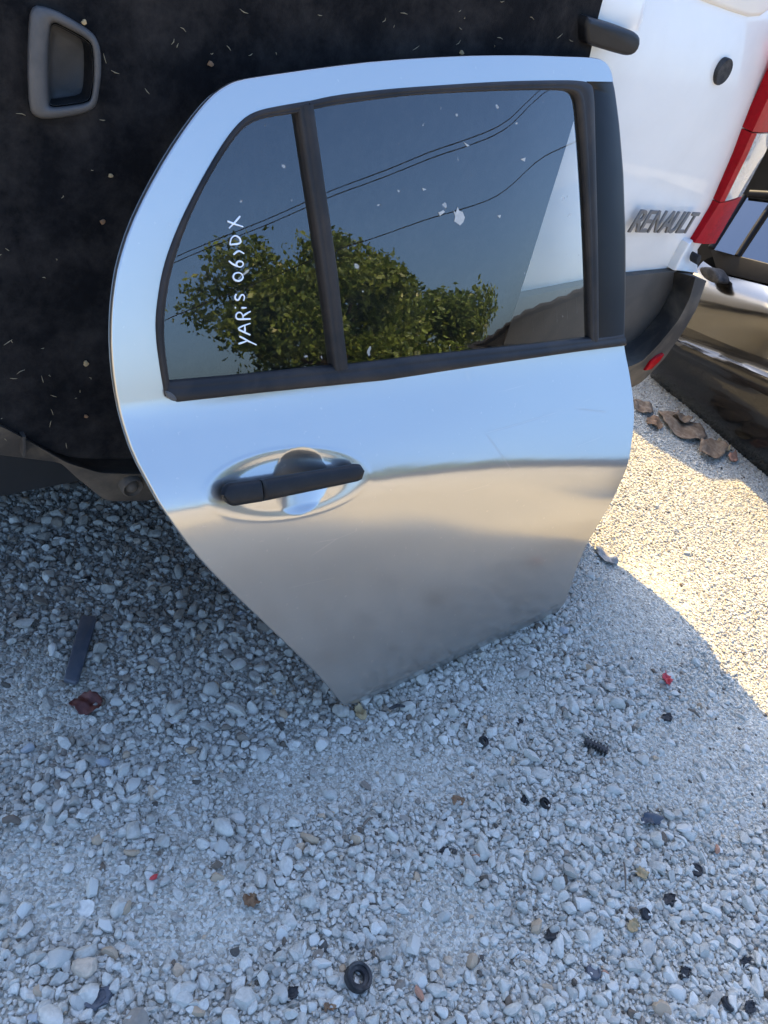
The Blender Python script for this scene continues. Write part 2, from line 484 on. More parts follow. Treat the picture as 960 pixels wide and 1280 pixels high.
def visible(P, margin=70):
    q = project(P); c = (P - EYE) @ R
    return (c[:, 2] > .1) & (q[:, 0] > -margin) & (q[:, 0] < 960 + margin) & (q[:, 1] > -50) & (q[:, 1] < 1280 + margin * 1.6), q
def jitter_grid(x0, x1, y0, y1, step):
    xs, ys = np.arange(x0, x1, step), np.arange(y0, y1, step * .87)
    X, Y = np.meshgrid(xs, ys)
    X = X + (np.arange(len(ys)) % 2 * .5 * step)[:, None]
    P = np.stack([X.ravel(), Y.ravel()], 1)
    return P + RNG.uniform(-.42, .42, P.shape) * step
def sunstrip(P):
    """1 where the drive is worn to dust and fine chippings (right of the trodden line)"""
    x = P[:, 0] - (1.30 - .12 * (P[:, 1] - .3))
    return np.clip(x / .28, 0, 1)
pts, rad, sink = [], [], []
for step, rmu, rsd, lo, hi, lift in ((.0225, .0096, .26, .0060, .0175, .30), (.0104, .0056, .30, .0033, .0094, .30), (.0074, .0037, .24, .0020, .0060, .30)):
    P = jitter_grid(-.75, 3.3, -.75, 2.3, step)
    P3 = np.c_[P, np.zeros(len(P))]
    ok, q = visible(P3)
    P, q = P[ok], q[ok]
    d = .92 * dust_amount(q + RNG.normal(0, 14, q.shape)); s = sunstrip(P)
    far = np.clip((np.linalg.norm(P, axis=1) - 1.0) / 1.5, 0, 1)
    patch = .5 + .5 * np.sin(4.1 * P[:, 0] + 1.7 * np.sin(3.3 * P[:, 1])) * np.cos(5.2 * P[:, 1] + 1.1 * np.sin(4.7 * P[:, 0]))
    if step > .02:  keep = (.80 + .20 * patch) * (1 - .93 * d) * (1 - .90 * s)
    elif step > .01: keep = (.99 - .08 * patch) * (1 - .72 * d) * (1 - .45 * s)
    else: keep = np.full(len(P), .96) * (1 - .15 * d)
    k = RNG.random(len(P)) < keep
    P, d, s = P[k], d[k], s[k]
    r = np.clip(rmu * np.exp(RNG.normal(0, rsd, len(P))), lo, hi)
    r *= 1 - .42 * s * (step > .01)
    pts.append(P); rad.append(r)
    sink.append(r * (lift + RNG.uniform(-.15, .35, len(P))) - r * .60 * d - r * .20 * s)
P = np.vstack(pts); r = np.concatenate(rad); sk = np.concatenate(sink)
n = len(P)
z = relief(P[:, 0], P[:, 1]) + sk
pm = bpy.data.meshes.new('gravel')
pm.vertices.add(n)
pm.vertices.foreach_set('co', np.c_[P, z].ravel())
rot = np.c_[RNG.normal(0, .35, n), RNG.normal(0, .35, n), RNG.uniform(0, 6.283, n)]
scl = np.c_[r * RNG.uniform(.9, 1.35, n), r * RNG.uniform(.8, 1.1, n), r * RNG.uniform(.8, 1.15, n)]
under = np.clip((P[:, 1] - .52) / .35, 0, 1) * np.clip((1.25 - P[:, 0]) / .3, 0, 1)     # deeper shade by the bumper, put into the stone tone
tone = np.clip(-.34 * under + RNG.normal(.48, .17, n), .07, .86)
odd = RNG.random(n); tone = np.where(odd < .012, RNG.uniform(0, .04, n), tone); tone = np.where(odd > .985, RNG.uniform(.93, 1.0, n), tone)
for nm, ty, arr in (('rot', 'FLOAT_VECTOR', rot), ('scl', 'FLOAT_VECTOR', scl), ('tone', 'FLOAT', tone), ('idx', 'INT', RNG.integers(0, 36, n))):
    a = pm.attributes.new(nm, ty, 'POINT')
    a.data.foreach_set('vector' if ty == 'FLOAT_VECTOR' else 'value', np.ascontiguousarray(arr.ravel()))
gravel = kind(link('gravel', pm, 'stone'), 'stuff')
ng = bpy.data.node_groups.new('gravel_scatter', 'GeometryNodeTree')
ng.interface.new_socket('Geometry', in_out='INPUT', socket_type='NodeSocketGeometry')
ng.interface.new_socket('Geometry', in_out='OUTPUT', socket_type='NodeSocketGeometry')
N = ng.nodes
gi, go = N.new('NodeGroupInput'), N.new('NodeGroupOutput')
ip, ci = N.new('GeometryNodeInstanceOnPoints'), N.new('GeometryNodeCollectionInfo')
ci.inputs['Collection'].default_value = protos
ci.inputs['Separate Children'].default_value = True
ci.inputs['Reset Children'].default_value = True
ip.inputs['Pick Instance'].default_value = True
def named(nm, ty):
    q = N.new('GeometryNodeInputNamedAttribute'); q.data_type = ty; q.inputs['Name'].default_value = nm
    return [s for s in q.outputs if s.enabled][0]
L = ng.links
L.new(gi.outputs[0], ip.inputs['Points']); L.new(ci.outputs[0], ip.inputs['Instance'])
L.new(named('idx', 'INT'), ip.inputs['Instance Index'])
L.new(named('rot', 'FLOAT_VECTOR'), ip.inputs['Rotation'])
L.new(named('scl', 'FLOAT_VECTOR'), ip.inputs['Scale'])
L.new(ip.outputs[0], go.inputs[0])
md = gravel.modifiers.new('scatter', 'NODES'); md.node_group = ng

# the larger loose stones, one by one
kinds = []
for mi in range(len(STONES)):
    for k in range(5):
        me = pebble_mesh('stone', 500 + mi * 9 + k, 2, .70, 9)
        me.materials.append(STONES[mi]); kinds.append(me)
placed = []
tries = 0
while len(placed) < 250 and tries < 9000:
    tries += 1
    px = np.array([[RNG.uniform(0, 960), RNG.uniform(600, 1280)]])
    g = on_ground(px)[0]
    rr = float(np.clip(.0112 * math.exp(RNG.normal(0, .22)), .0085, .018))
    if g[1] > .50 and g[0] > .66 and g[0] < 1.33: continue
    if dust_amount(px)[0] > .8 and RNG.random() < .75: continue
    if sunstrip(g[None])[0] > .3 and RNG.random() < .93: continue
    if any((g[0] - a) ** 2 + (g[1] - b) ** 2 < (1.05 * (rr + c)) ** 2 for a, b, c in placed): continue
    placed.append((g[0], g[1], rr))
    o = bpy.data.objects.new('stone', random.choice(kinds[:25] if random.random() < .4 else kinds[:15]))
    COL.objects.link(o); o.parent = ground
    o.location = (g[0], g[1], float(relief(g[0], g[1])) + rr * .32)
    o.rotation_euler = (RNG.normal(0, .3), RNG.normal(0, .3), RNG.uniform(0, 6.28))
    o.scale = (rr * RNG.uniform(.95, 1.3), rr * RNG.uniform(.85, 1.1), rr)

# ================================================================== THE VAN
VY = .85
van = thing('white_van', 'white van with dark bumper and red tail lamp behind the silver door', 'van', (.89, VY, 0))
XC, XR = .89, 1.80
def plan(xh, y0, y1, rc, n=9):
    c = []
    for (sx, cy_, a0) in ((1, y0 + rc, -90), (1, y1 - .35, 0), (-1, y1 - .35, 90), (-1, y0 + rc, 180)):
        q = rc if cy_ < 2 else .35
        for k in range(n):
            a = math.radians(a0 + 90 * k / (n - 1))
            c.append((XC + sx * (xh - q) + q * math.cos(a), cy_ + q * math.sin(a)))
    return np.array(c)
curves = []
VAN = np.array(((.40, .82, .93, 4.7, .10), (.55, .865, .868, 4.85, .09), (.66, .905, .856, 4.9, .085), (.9, .955, .868, 4.9, .085), (1.05, .955, .880, 4.85, .09),
                           (1.12, .90, .893, 4.55, .10), (1.4, .865, .97, 3.9, .11), (1.62, .82, 1.03, 3.5, .13), (1.72, .78, 1.08, 3.3, .15), (1.775, .70, 1.18, 3.1, .2), (1.79, .5, 1.45, 2.8, .2)))
zs = np.r_[np.linspace(.40, 1.70, 40), np.linspace(1.715, 1.79, 12)]
VV = np.stack([np.interp(zs, VAN[:, 0], VAN[:, k]) for k in range(5)], 1)
for _ in range(6): VV[1:-1, 1:] = VV[:-2, 1:] * .25 + VV[1:-1, 1:] * .5 + VV[2:, 1:] * .25
for zz, xh, y0, y1, rc in VV:
    p = plan(xh, y0, y1, rc)
    curves.append(np.c_[p, np.full(len(p), zz)])
V, Fc = loft(curves, True)
nn_ = len(curves[0])
Fc.append(tuple(range((len(curves) - 1) * nn_, len(curves) * nn_)))
Fc.append(tuple(range(nn_ - 1, -1, -1)))
body = mesh_obj('body', V, Fc, 'white', van)
# lower tailgate cladding
cl = [(850, 338), (843, 341), (841, 361), (824, 392), (802, 419), (781, 433), (560, 520), (540, 395), (781, 345)]
bm_obj('tailgate_cladding', prism(on_y(cl, .846), (0, 1, 0), .03, .006), 'cladding', van, smooth_angle=40)
# pressed blank window panel
wp = on_y([(850, -160), (868, -4), (880, 3), (915, 16), (938, 23), (952, 22), (966, 12), (985, -20), (1010, -150)], .885)
bm_obj('pressed_panel', prism(wp, (0, 1, .1), .05, .010, 3), 'white', van, smooth_angle=50)
# handle bar and the scoop above it
hb = smooth(on_y([(734, 21), (748, 25), (790, 38), (801, 44), (803, 52), (798, 66), (790, 71), (780, 70), (737, 57), (733, 54)], .812), 40, 1, True)
bm_obj('tailgate_handle', prism(hb, (0, 1, 0), .075, .010, 3), 'handle', van, smooth_angle=45)
sc_ = []
c0 = on_y([(742, 22)], .872)[0]
for k in range(9):
    a = k / 8 * math.pi / 2
    ring = []
    for j in range(25):
        t = math.pi * j / 24
        rr = .115 * math.cos(a)
        ring.append(c0 + np.array([math.cos(t) * rr * .95, -.035 * math.sin(a) - .0, math.sin(t) * rr * .8]))
    sc_.append(np.array(ring))
V, Fc = loft(sc_)
mesh_obj('handle_scoop', V, Fc, 'white', van)
# rubber plug
bm = bmesh.new(); c0 = on_y([(905, 90)], .872)[0]
rg = lathe(bm, c0, (0, -1, 0), [(.0225, -.02), (.0225, .0), (.021, .0018), (.012, .0012), (0, .001)], 24)
bm_obj('rubber_plug', bm, 'rubber', van, smooth_angle=45)
# lettering
def text_mesh(ch, size, ext, shear, off):
    cu = bpy.data.curves.new('letter', 'FONT'); cu.body = ch; cu.size = size; cu.extrude = ext; cu.shear = shear; cu.offset = off
    cu.bevel_depth = ext * .35; cu.bevel_resolution = 1; cu.resolution_u = 4
    ob = bpy.data.objects.new('letter', cu)
    COL.objects.link(ob)
    dg = bpy.context.evaluated_depsgraph_get()
    me = bpy.data.meshes.new_from_object(ob.evaluated_get(dg))
    bpy.data.objects.remove(ob); bpy.data.curves.remove(cu)
    return me
LA, LB = on_y([(783.0, 288.5)], .850)[0], on_y([(860, 290.0)], .850)[0]
word = 'RENAULT'
wid = [1.02, .92, 1.04, 1.05, 1.0, .82, .80]
tot = sum(wid); acc = 0
for ch, w_ in zip(word, wid):
    me = text_mesh(ch, .062, .0016, .22, .0004)
    xs = [v.co.x for v in me.vertices]; x0, x1 = min(xs), max(xs)
    pw = (LB[0] - LA[0]) / tot
    sx = (pw * w_ * 1.04) / (x1 - x0)
    for v in me.vertices:
        x, y = (v.co.x - x0) * sx, v.co.y * 1.02
        p = LA + (LB - LA) * (acc / tot) + np.array([x, -v.co.z - .004, y]) - root_loc(van)
        v.co = p
    acc += w_
    me.materials.clear()
    link('letter', me, 'badge', van)
# tail lamp: wraps the corner; left edge on the tailgate, right edge further back
LT = np.array([0, .5, .60, .85, 1.0])
LL = on_y([(1002, 30), (939, 165), (926, 195), (895, 259), (867, 303)], VY - .004)
LR = on_y([(1050, 20), (968, 165), (955, 193), (924, 250), (893, 304)], VY + .014)
def lamp_pt(s_, t_, lift=0.0):
    a = np.array([np.interp(t_, LT, LL[:, k]) for k in range(3)]); b = np.array([np.interp(t_, LT, LR[:, k]) for k in range(3)])
    bulge = math.sin(math.pi * min(1, s_) ** .8)
    return a * (1 - s_) + b * s_ + np.array([.0, -.004, 0]) * bulge + np.array([.2, -.98, 0]) * lift
def lamp_part(mat, s0, s1, t0, t1, lift, label=None):
    rows = []
    for s_ in np.linspace(s0, s1, 9):
        rows.append(np.array([lamp_pt(s_, t_, lift) for t_ in np.linspace(t0, t1, 14)]))
    rows = [rows[0] + [.004, .03, 0]] + rows + [rows[-1] + [-.004, .04, 0]]
    V, Fc = loft(rows); nL = 14
    Fc.append(tuple(j * nL for j in range(11))); Fc.append(tuple(j * nL + nL - 1 for j in range(10, -1, -1)))
    o = mesh_obj('lamp_lens', V, Fc, mat, van); o.data.set_sharp_from_angle(angle=math.radians(40))
    if label: o['label'] = label
lamp_part('red_lens', 0, 1, 0, .497, .002, 'upper red section of the tail lamp')
lamp_part('red_lens', 0, .17, .503, .822, .002, 'narrow red edge beside the clear section')
lamp_part('clear_lens', .19, 1, .503, .822, .001, 'clear middle section of the tail lamp')
lamp_part('red_lens', 0, 1, .828, 1.0, .002, 'lower red section of the tail lamp')
# bent corner bracket below the lamp
br = on_y([(844, 339), (851, 325), (862, 305), (866, 303), (890, 305), (889.5, 316), (880, 339), (875, 342.5)], VY - .012)
br[4:7, 1] += .035
br_o = bm_obj('corner_bracket', prism(br, (0, 1, 0), .06, .006, 3), 'white', van, smooth_angle=45)
sl_ = smooth(on_y([(871.5, 332), (870.5, 327), (873, 320), (876, 318.5), (876.5, 323), (874, 330)], VY - .026), 16, 1, True)
bm_obj('slot', prism(sl_, (0, 1, 0), .02), 'dark', br_o)
# bumper: inner edge, ledge edge, lower edge, then back under
I_ = resample(on_y([(846, 340), (842, 361), (825, 392), (803, 417), (781, 431), (480, 520), (200, 571), (117, 571), (92, 566), (40, 545), (0, 520), (-120, 480)], VY - .004), 70)
M1 = np.array([(868, 346), (861, 372), (846, 401), (821, 431), (797, 455), (480, 553), (195, 592), (125, 590), (82, 577), (32, 548), (0, 531), (-120, 500)], float)
O1 = np.array([(885, 352), (873, 386), (857, 414), (830, 453), (797, 487), (480, 567), (195, 629), (135, 630), (100, 602), (82, 582), (0, 572), (-120, 560)], float)
# keep the sections matched: resample every list by the parameter of the first
def by_index(a, n): 
    t = np.linspace(0, len(a) - 1, n); i = np.minimum(t.astype(int), len(a) - 2); f = (t - i)[:, None]
    return a[i] * (1 - f) + a[i + 1] * f
Iraw = np.array([(846, 340), (842, 361), (825, 392), (803, 417), (781, 431), (480, 520), (200, 571), (117, 571), (92, 566), (40, 545), (0, 520), (-120, 480)], float)
nb = 133
Ib, Mb, Ob = (by_index(a, nb) for a in (Iraw, M1, O1))
def soft(a):
    for _ in range(5):
        a = np.vstack([a[:1], a[:-2] * .25 + a[1:-1] * .5 + a[2:] * .25, a[-1:]])
    return a
Ib, Mb, Ob = soft(Ib), soft(Mb), soft(Ob)
cI, cM, cO = on_y(Ib, VY - .002), on_y(Mb, VY - .062), on_y(Ob, VY - .045)
m0 = cM * .86 + cI * .14; m1 = cM * .86 + cO * .14
cur = [cI + [0, .05, 0], cI, m0, cM + [0, -.003, 0], m1, cO * .88 + cM * .12, cO + [0, .006, 0], cO + [-.004, .06, -.004], cO + [-.01, .16, 0]]
V, Fc = loft(cur)
Fc.append(tuple(j * nb for j in range(9)))
bumper = mesh_obj('bumper', V, Fc, 'bumper', van)
bumper.data.set_sharp_from_angle(angle=math.radians(50))
rf = on_y([(807, 464), (814, 452), (822, 446), (831, 443), (826, 451), (815, 462)], VY - .062)
bm_obj('reflector', prism(rf, (0, 1, 0), .02, .003), 'red_lens', van, smooth_angle=40)
bm = bmesh.new(); c0 = on_y([(165, 608)], VY - .066)[0]
lathe(bm, c0, (0, -1, 0), [(.016, -.02), (.0155, .003), (.0135, .005), (.012, .002), (.010, .000), (.009, .002), (.006, .006), (.003, .0075), (0, .0078)], 28)
bm_obj('round_sensor', bm, 'bumper', van, smooth_angle=45)
rb = on_y([(28, 546), (33, 546), (34, 572), (29, 572)], VY - .066)
bm_obj('bumper_rib', prism(rb, (0, 1, 0), .02, .002), 'bumper', van, smooth_angle=40)
# underside and wheels
bm = bmesh.new()
bmesh.ops.create_cube(bm, size=1.0, matrix=Matrix.Translation((XC, 2.75, .33)) @ Matrix.Diagonal((1.50, 3.5, .20, 1)))
bm_obj('underbody', bm, 'dark', van)
for sx in (-1, 1):
    for wy in (1.52, 4.15):
        c0 = (XC + sx * .80, wy, .30)
        bm = bmesh.new()
        lathe(bm, c0, (sx, 0, 0), [(.19, -.08), (.27, -.085), (.295, -.06), (.30, 0), (.295, .06), (.27, .085), (.19, .08)], 36)
        ty = bm_obj('wheel', bm, 'tyre', van, smooth_angle=40)
        bm = bmesh.new()
        lathe(bm, c0, (sx, 0, 0), [(.192, -.07), (.192, .07), (.17, .06), (.15, .03), (.06, .045), (0, .045)], 28)
        bm_obj('rim', bm, 'rim', ty, smooth_angle=40)

# ================================================================== BLACK FELT PANEL leaning on the van
PB, PT = np.array([0, .790, .45]), np.array([0, .845, 1.25])
pn = np.cross([1.0, 0, 0], PT - PB); pn /= np.linalg.norm(pn)      # faces the viewer (-Y)
if pn[1] > 0: pn = -pn
def on_panel(px, lift=0.0): return on_plane(px, PB + pn * lift, pn)
panel = thing('boot_floor_panel', 'black felt boot panel with grey pull handle leaning on the van', 'boot panel', tuple(on_panel([(300, 560)])[0]))
left_low = on_panel([(0, 527)])[0]
outl = [(752, 0), (738, 66), (722, 135), (676, 285), (630, 430), (600, 520), (560, 548), (420, 566), (250, 572), (120, 573), (92, 572), (70, 566), (40, 552), (17, 540), (0, 528), (-70, 486), (-200, 420), (-230, -50), (-150, -260), (300, -260), (790, -110)]
bz = smooth([(36, 21), (40, 9), (47, 6), (69, 12), (92, 25), (113, 38), (121, 48), (126, 62), (127, 90), (124, 113), (121, 131), (112, 140), (80, 147), (55, 149), (44, 146), (36, 137), (33.5, 80)], 80, 1, True)
rc_ = smooth([(61, 34), (65, 26), (76, 30), (111, 49), (117, 60), (118, 95), (115, 122), (110, 129), (85, 133), (64, 135), (59, 131), (58, 70)], 80, 1, True)
# align start points
def align(a, b):
    ca, cb = a - a.mean(0), b - b.mean(0)
    def start(q):
        i = np.argmin(np.abs(np.arctan2(q[:, 1], q[:, 0]) + 2.2)); return i
    a = np.roll(a, -start(ca), 0); b = np.roll(b, -start(cb), 0)
    return a, b
bz, rc_ = align(bz, rc_)
sm = lambda k: bz * (1 - k) + rc_ * k
cur = [on_panel(sm(0.0), .001), on_panel(sm(.03), .010), on_panel(sm(.14), .015), on_panel(sm(.60), .016), on_panel(sm(.88), .0150), on_panel(sm(1.0), .012), on_panel(sm(1.06), .003)]
V, Fc = loft(cur, True)
hb_ = mesh_obj('pull_handle', V, Fc, 'grey_plastic', panel)
rb_ = rc_ + (rc_.mean(0) - rc_) * .05
cup = [on_panel(rb_, .004), on_panel(rb_ + (rc_.mean(0) - rb_) * .05, -.012), on_panel(rb_ + (rc_.mean(0) - rb_) * .13, -.021), on_panel(rb_ + (rc_.mean(0) - rb_) * .30, -.024)]
V, Fc = loft(cup, True); nn_ = len(rb_)
Fc.append(tuple(range(3 * nn_, 4 * nn_)))
mesh_obj('handle_cup', V, Fc, 'grey_plastic', hb_)
# felt board with the opening for the cup; bevelled rim
pu = np.array([1.0, 0, 0]); pv = np.cross(pn, pu); pv = pv if pv[2] > 0 else -pv
def p2(P): return np.stack([(P - PB) @ pu, (P - PB) @ pv], 1)
def p3(q, w): return PB + q[:, :1] * pu + q[:, 1:2] * pv + pn * (np.asarray(w) * np.ones(len(q)))[:, None]
ol, hl = p2(smooth(on_panel(outl), 170, 2, True)), p2(on_panel(rb_))
g = grid(ol.min(0), ol.max(0), .03); g = g[in_poly(g, ol) & ~in_poly(g, hl)]; g = g[~near_poly(g, np.vstack([ol, hl]), .010)]
v, f = skin([ol, hl], g)
wob = .0016 * np.sin(9 * v[:, 0] + 2) * np.sin(7 * v[:, 1]) + .001 * np.sin(23 * v[:, 0] - 11 * v[:, 1])
V = [p3(v, wob)]; FS = [tuple(t) for t in f]; nb_ = len(v)
cen = ol.mean(0)
for loop_, sg in ((ol, 1), (hl, -1)):
    k0 = sum(len(q) for q in V); n_ = len(loop_); c_ = loop_.mean(0)
    dr = (loop_ - c_) / np.linalg.norm(loop_ - c_, axis=1)[:, None] * sg
    V += [p3(loop_, .0), p3(loop_ + dr * .0016, -.003), p3(loop_ + dr * .0016, -.018)]
    for a_ in range(2):
        FS += [(k0 + a_ * n_ + i_, k0 + a_ * n_ + (i_ + 1) % n_, k0 + (a_ + 1) * n_ + (i_ + 1) % n_, k0 + (a_ + 1) * n_ + i_) for i_ in range(n_)]
fb = mesh_obj('felt_board', np.vstack(V), FS, 'felt', panel)
# ================================================================== THE SILVER DOOR
BASE = np.array([.700, .531, 0.0])
UT = np.linspace(-.75, 1.1, 150); vt = np.arange(-.35, 1.6, .001)
UK = np.array([-.40, -.17, 0, .10, .20, .38, .58, .80])
def g_of(u):
    vb = np.interp(u, UK, [.510, .492, .474, .458, .436, .374, .272, .20]); vtop = np.interp(u, UK, [.526, .512, .498, .487, .475, .446, .410, .385])
    vs = vtop + np.interp(u, UK, [.014, .014, .015, .016, .018, .022, .026, .03])
    ad = np.interp(u, [.2, .5], [0, 3.5])
    cr = np.interp(u, [0, .25, .45], [-21, -18, -14])
    k = [(-1, 0), (-.02, 0), (-.002, cr), (.055, cr), (.064, cr * .94), (.074, 3), (.12, 5.5), (max(.16, vb * .62), 7.5), (vb, 11.5), (vtop, 20.0), (vs, 31.0 + ad), (.57, 33.5 + ad), (.61, 32.5 + ad), (.638, 28 + ad * .7), (.654, 19.5), (.80, 19.5), (1.0, 20.5), (1.08, 22), (2, 22)]
    return np.interp(vt, [a for a, _ in k], [b for _, b in k])
GT = np.array([g_of(u) for u in UT])
k_ = np.hanning(13); k_ /= k_.sum()
GT = np.array([np.convolve(np.pad(g, 6, 'edge'), k_, 'valid') for g in GT])
k2 = np.hanning(13); k2 /= k2.sum()
GT = np.array([np.convolve(np.pad(g, 6, 'edge'), k2, 'valid') for g in GT.T]).T
GT = np.radians(GT)
KU, U0 = .018, .18
YT = np.cumsum(np.sin(GT), 1) * .001; ZT = np.cumsum(np.cos(GT), 1) * .001
i0 = np.argmin(np.abs(vt)); YT -= YT[:, i0:i0 + 1]; ZT -= ZT[:, i0:i0 + 1]
j5 = np.argmin(np.abs(vt - .50)); wv_ = np.clip((vt - .06) / .32, 0, 1); wv_ = wv_ * wv_ * (3 - 2 * wv_)
YT -= .85 * wv_[None, :] * (YT[:, j5:j5 + 1] - np.interp(U0, UT, YT[:, j5]))
YT += KU * (UT[:, None] - U0) ** 2 - .022 * .12 * np.log1p(np.exp(UT[:, None] / .12))
TU = np.stack([np.ones_like(YT), np.gradient(YT, UT, axis=0), np.gradient(ZT, UT, axis=0)], -1)
TV = np.stack([np.zeros_like(YT), np.gradient(YT, .001, axis=1), np.gradient(ZT, .001, axis=1)], -1)
NT = np.cross(TU, TV); NT /= np.linalg.norm(NT, axis=-1, keepdims=True)
def look(T, uv):
    a = np.clip((uv[:, 0] - UT[0]) / (UT[1] - UT[0]), 0, len(UT) - 1.001); b = np.clip((uv[:, 1] - vt[0]) / .001, 0, len(vt) - 1.001)
    i, j = a.astype(int), b.astype(int); f, g = a - i, b - j
    if T.ndim == 3: f, g = f[:, None], g[:, None]
    return T[i, j] * (1 - f) * (1 - g) + T[i + 1, j] * f * (1 - g) + T[i, j + 1] * (1 - f) * g + T[i + 1, j + 1] * f * g
HC = None   # handle recess (set below)
def recess(u, v):
    if HC is None: return np.zeros_like(u)
    (hc, a, b, th), (cc, cr) = HC
    du, dv = u - hc[0], v - hc[1]
    x, y = du * math.cos(th) + dv * math.sin(th), -du * math.sin(th) + dv * math.cos(th)
    q = np.sqrt((x / a) ** 2 + (y / b) ** 2)
    def ss(e0, e1, t):
        t = np.clip((t - e0) / (e1 - e0), 0, 1); return t * t * (3 - 2 * t)
    w = -.0024 * (1 - ss(.72, 1.0, q)) + .0003 * np.exp(-((q - 1.04) / .05) ** 2)
    rr = np.hypot(u - cc[0], (v - cc[1]) * .94) / cr
    w -= .0115 * np.clip(1 - (rr / 1.07) ** 2, 0, 1) ** 1.3
    return w
def surf(uv, lift=0.0, rec=True):
    u, v = uv[:, 0], uv[:, 1]
    return np.stack([BASE[0] + u, BASE[1] + look(YT, uv), BASE[2] + look(ZT, uv)], 1) + surf_n(uv) * (np.asarray(lift + (recess(u, v) if rec else 0)) * np.ones(len(u)))[:, None]
def surf_n(uv):
    nn = look(NT, uv)
    return nn / np.linalg.norm(nn, axis=1)[:, None]
def full_n(uv):
    e = .0006
    nn = surf_n(uv); u, v = uv[:, 0], uv[:, 1]
    wu = (recess(u + e, v) - recess(u - e, v)) / (2 * e); wv = (recess(u, v + e) - recess(u, v - e)) / (2 * e)
    ev = look(TV, uv); eu = np.array([1.0, 0, 0])
    r_ = nn - wu[:, None] * eu - wv[:, None] * ev
    return r_ / np.linalg.norm(r_, axis=1)[:, None]
def door_uv(px, lift=0.0):
    """where the line of sight through a photo point meets the door's curved skin"""
    px = np.atleast_2d(np.asarray(px, float))
    P0 = on_plane(px, BASE, (0, -math.cos(.22), math.sin(.22)))
    uv = np.stack([P0[:, 0] - BASE[0], P0[:, 2] / math.cos(.22)], 1)
    e = 1e-4
    for _ in range(40):
        q = project(surf(uv, lift, False)); qu = project(surf(uv + [e, 0], lift, False)); qv = project(surf(uv + [0, e], lift, False))
        J = np.stack([(qu - q) / e, (qv - q) / e], 2)
        uv = uv + np.clip(np.linalg.solve(J, (px - q)[:, :, None])[:, :, 0], -.1, .1)
    return uv
OUT_R = [(445, 879.5), (480, 864), (511, 852), (560, 833), (599, 816), (640, 799), (669, 786), (694, 770), (703, 757), (712.5, 735), (725.6, 695.6), (741, 665), (765, 625), (782.5, 586), (790, 550), (793, 520), (791, 495), (786, 462), (781, 438), (780, 420), (781.5, 360), (781, 300), (778.5, 217), (773, 157), (766.5, 104), (764, 89), (758, 79), (749, 74.5), (735, 73)]
OUT_T = [(700, 72), (640, 70.5), (575, 71.5), (477, 77.5), (403, 86.5), (330, 97), (300, 102), (285, 108), (265, 122), (241, 151), (213, 192.5), (185.6, 241), (165, 285), (151, 330), (145, 365), (142, 400), (142, 440), (146, 482), (155, 525), (170, 570), (190, 607), (205, 635), (225, 665), (258.5, 707), (298, 746), (336, 782), (360, 805), (394, 838), (416, 863), (424, 874), (433, 881)]
outer = resample(smooth(door_uv(OUT_R + OUT_T), 620, 1, True), 620)
hole_px = [(204, 480), (198, 450), (194, 415), (195, 385), (203, 335), (221, 285), (249, 229), (280, 176), (302, 149), (321, 138), (350, 132), (386, 126), (417, 119), (480, 111.5), (526, 108), (624, 102), (700, 100.5), (738, 101.5), (742, 180), (746, 300), (748, 428), (745, 436.5), (673, 445), (526, 467), (480, 474), (330, 489), (221, 501), (210, 496)]
hole = smooth(door_uv(hole_px), 380, 1, True)
hc = door_uv([(367, 606)])[0]
eL, eR, eT, eB = door_uv([(271, 615), (463, 594), (388, 560), (330, 653)])
ax_ = eR - eL; th_ = math.atan2(ax_[1], ax_[0])
cc = door_uv([(378, 603)])[0]; cr = (door_uv([(378, 566)])[0] - door_uv([(378, 641)])[0])[1] / 2
HC = ((hc, np.linalg.norm(ax_) / 2, .0445, th_), (cc, cr))

G = grid((-.6, -.05), (.95, 1.15), .011)
G = G[in_poly(G, outer) & ~in_poly(G, hole)]
G = G[~near_poly(G, np.vstack([outer, hole]), .005)]
hb0 = np.hypot((G[:, 0] - hc[0]) / .145, (G[:, 1] - hc[1]) / .075)
G = G[hb0 > 1]
G2 = grid((hc[0] - .15, hc[1] - .08), (hc[0] + .15, hc[1] + .08), .0021)
G2 = G2[np.hypot((G2[:, 0] - hc[0]) / .145, (G2[:, 1] - hc[1]) / .075) <= 1]
uvv, ff = skin([outer, hole], np.vstack([G, G2]))
door = thing('car_door', 'silver car door leaning upright, white handwriting on its small rear pane', 'car door', tuple(BASE))
# outer skin plus hemmed rim
used = np.unique(ff); rem = -np.ones(len(uvv), int); rem[used] = np.arange(len(used)); uvv = uvv[used]; ff = rem[ff]
P3 = surf(uvv); N3 = full_n(uvv)
flip = np.cross(P3[ff[:, 1]] - P3[ff[:, 0]], P3[ff[:, 2]] - P3[ff[:, 0]])
if (flip * N3[ff[:, 0]]).sum() < 0: ff = ff[:, ::-1]
from collections import Counter
ec = Counter()
for t in ff:
    for a, b in ((t[0], t[1]), (t[1], t[2]), (t[2], t[0])): ec[(int(a), int(b))] += 1
bnd = [(a, b) for (a, b) in ec if (b, a) not in ec]
V = [P3]; NN = [N3]; FS = [tuple(t) for t in ff]
nv = len(P3)
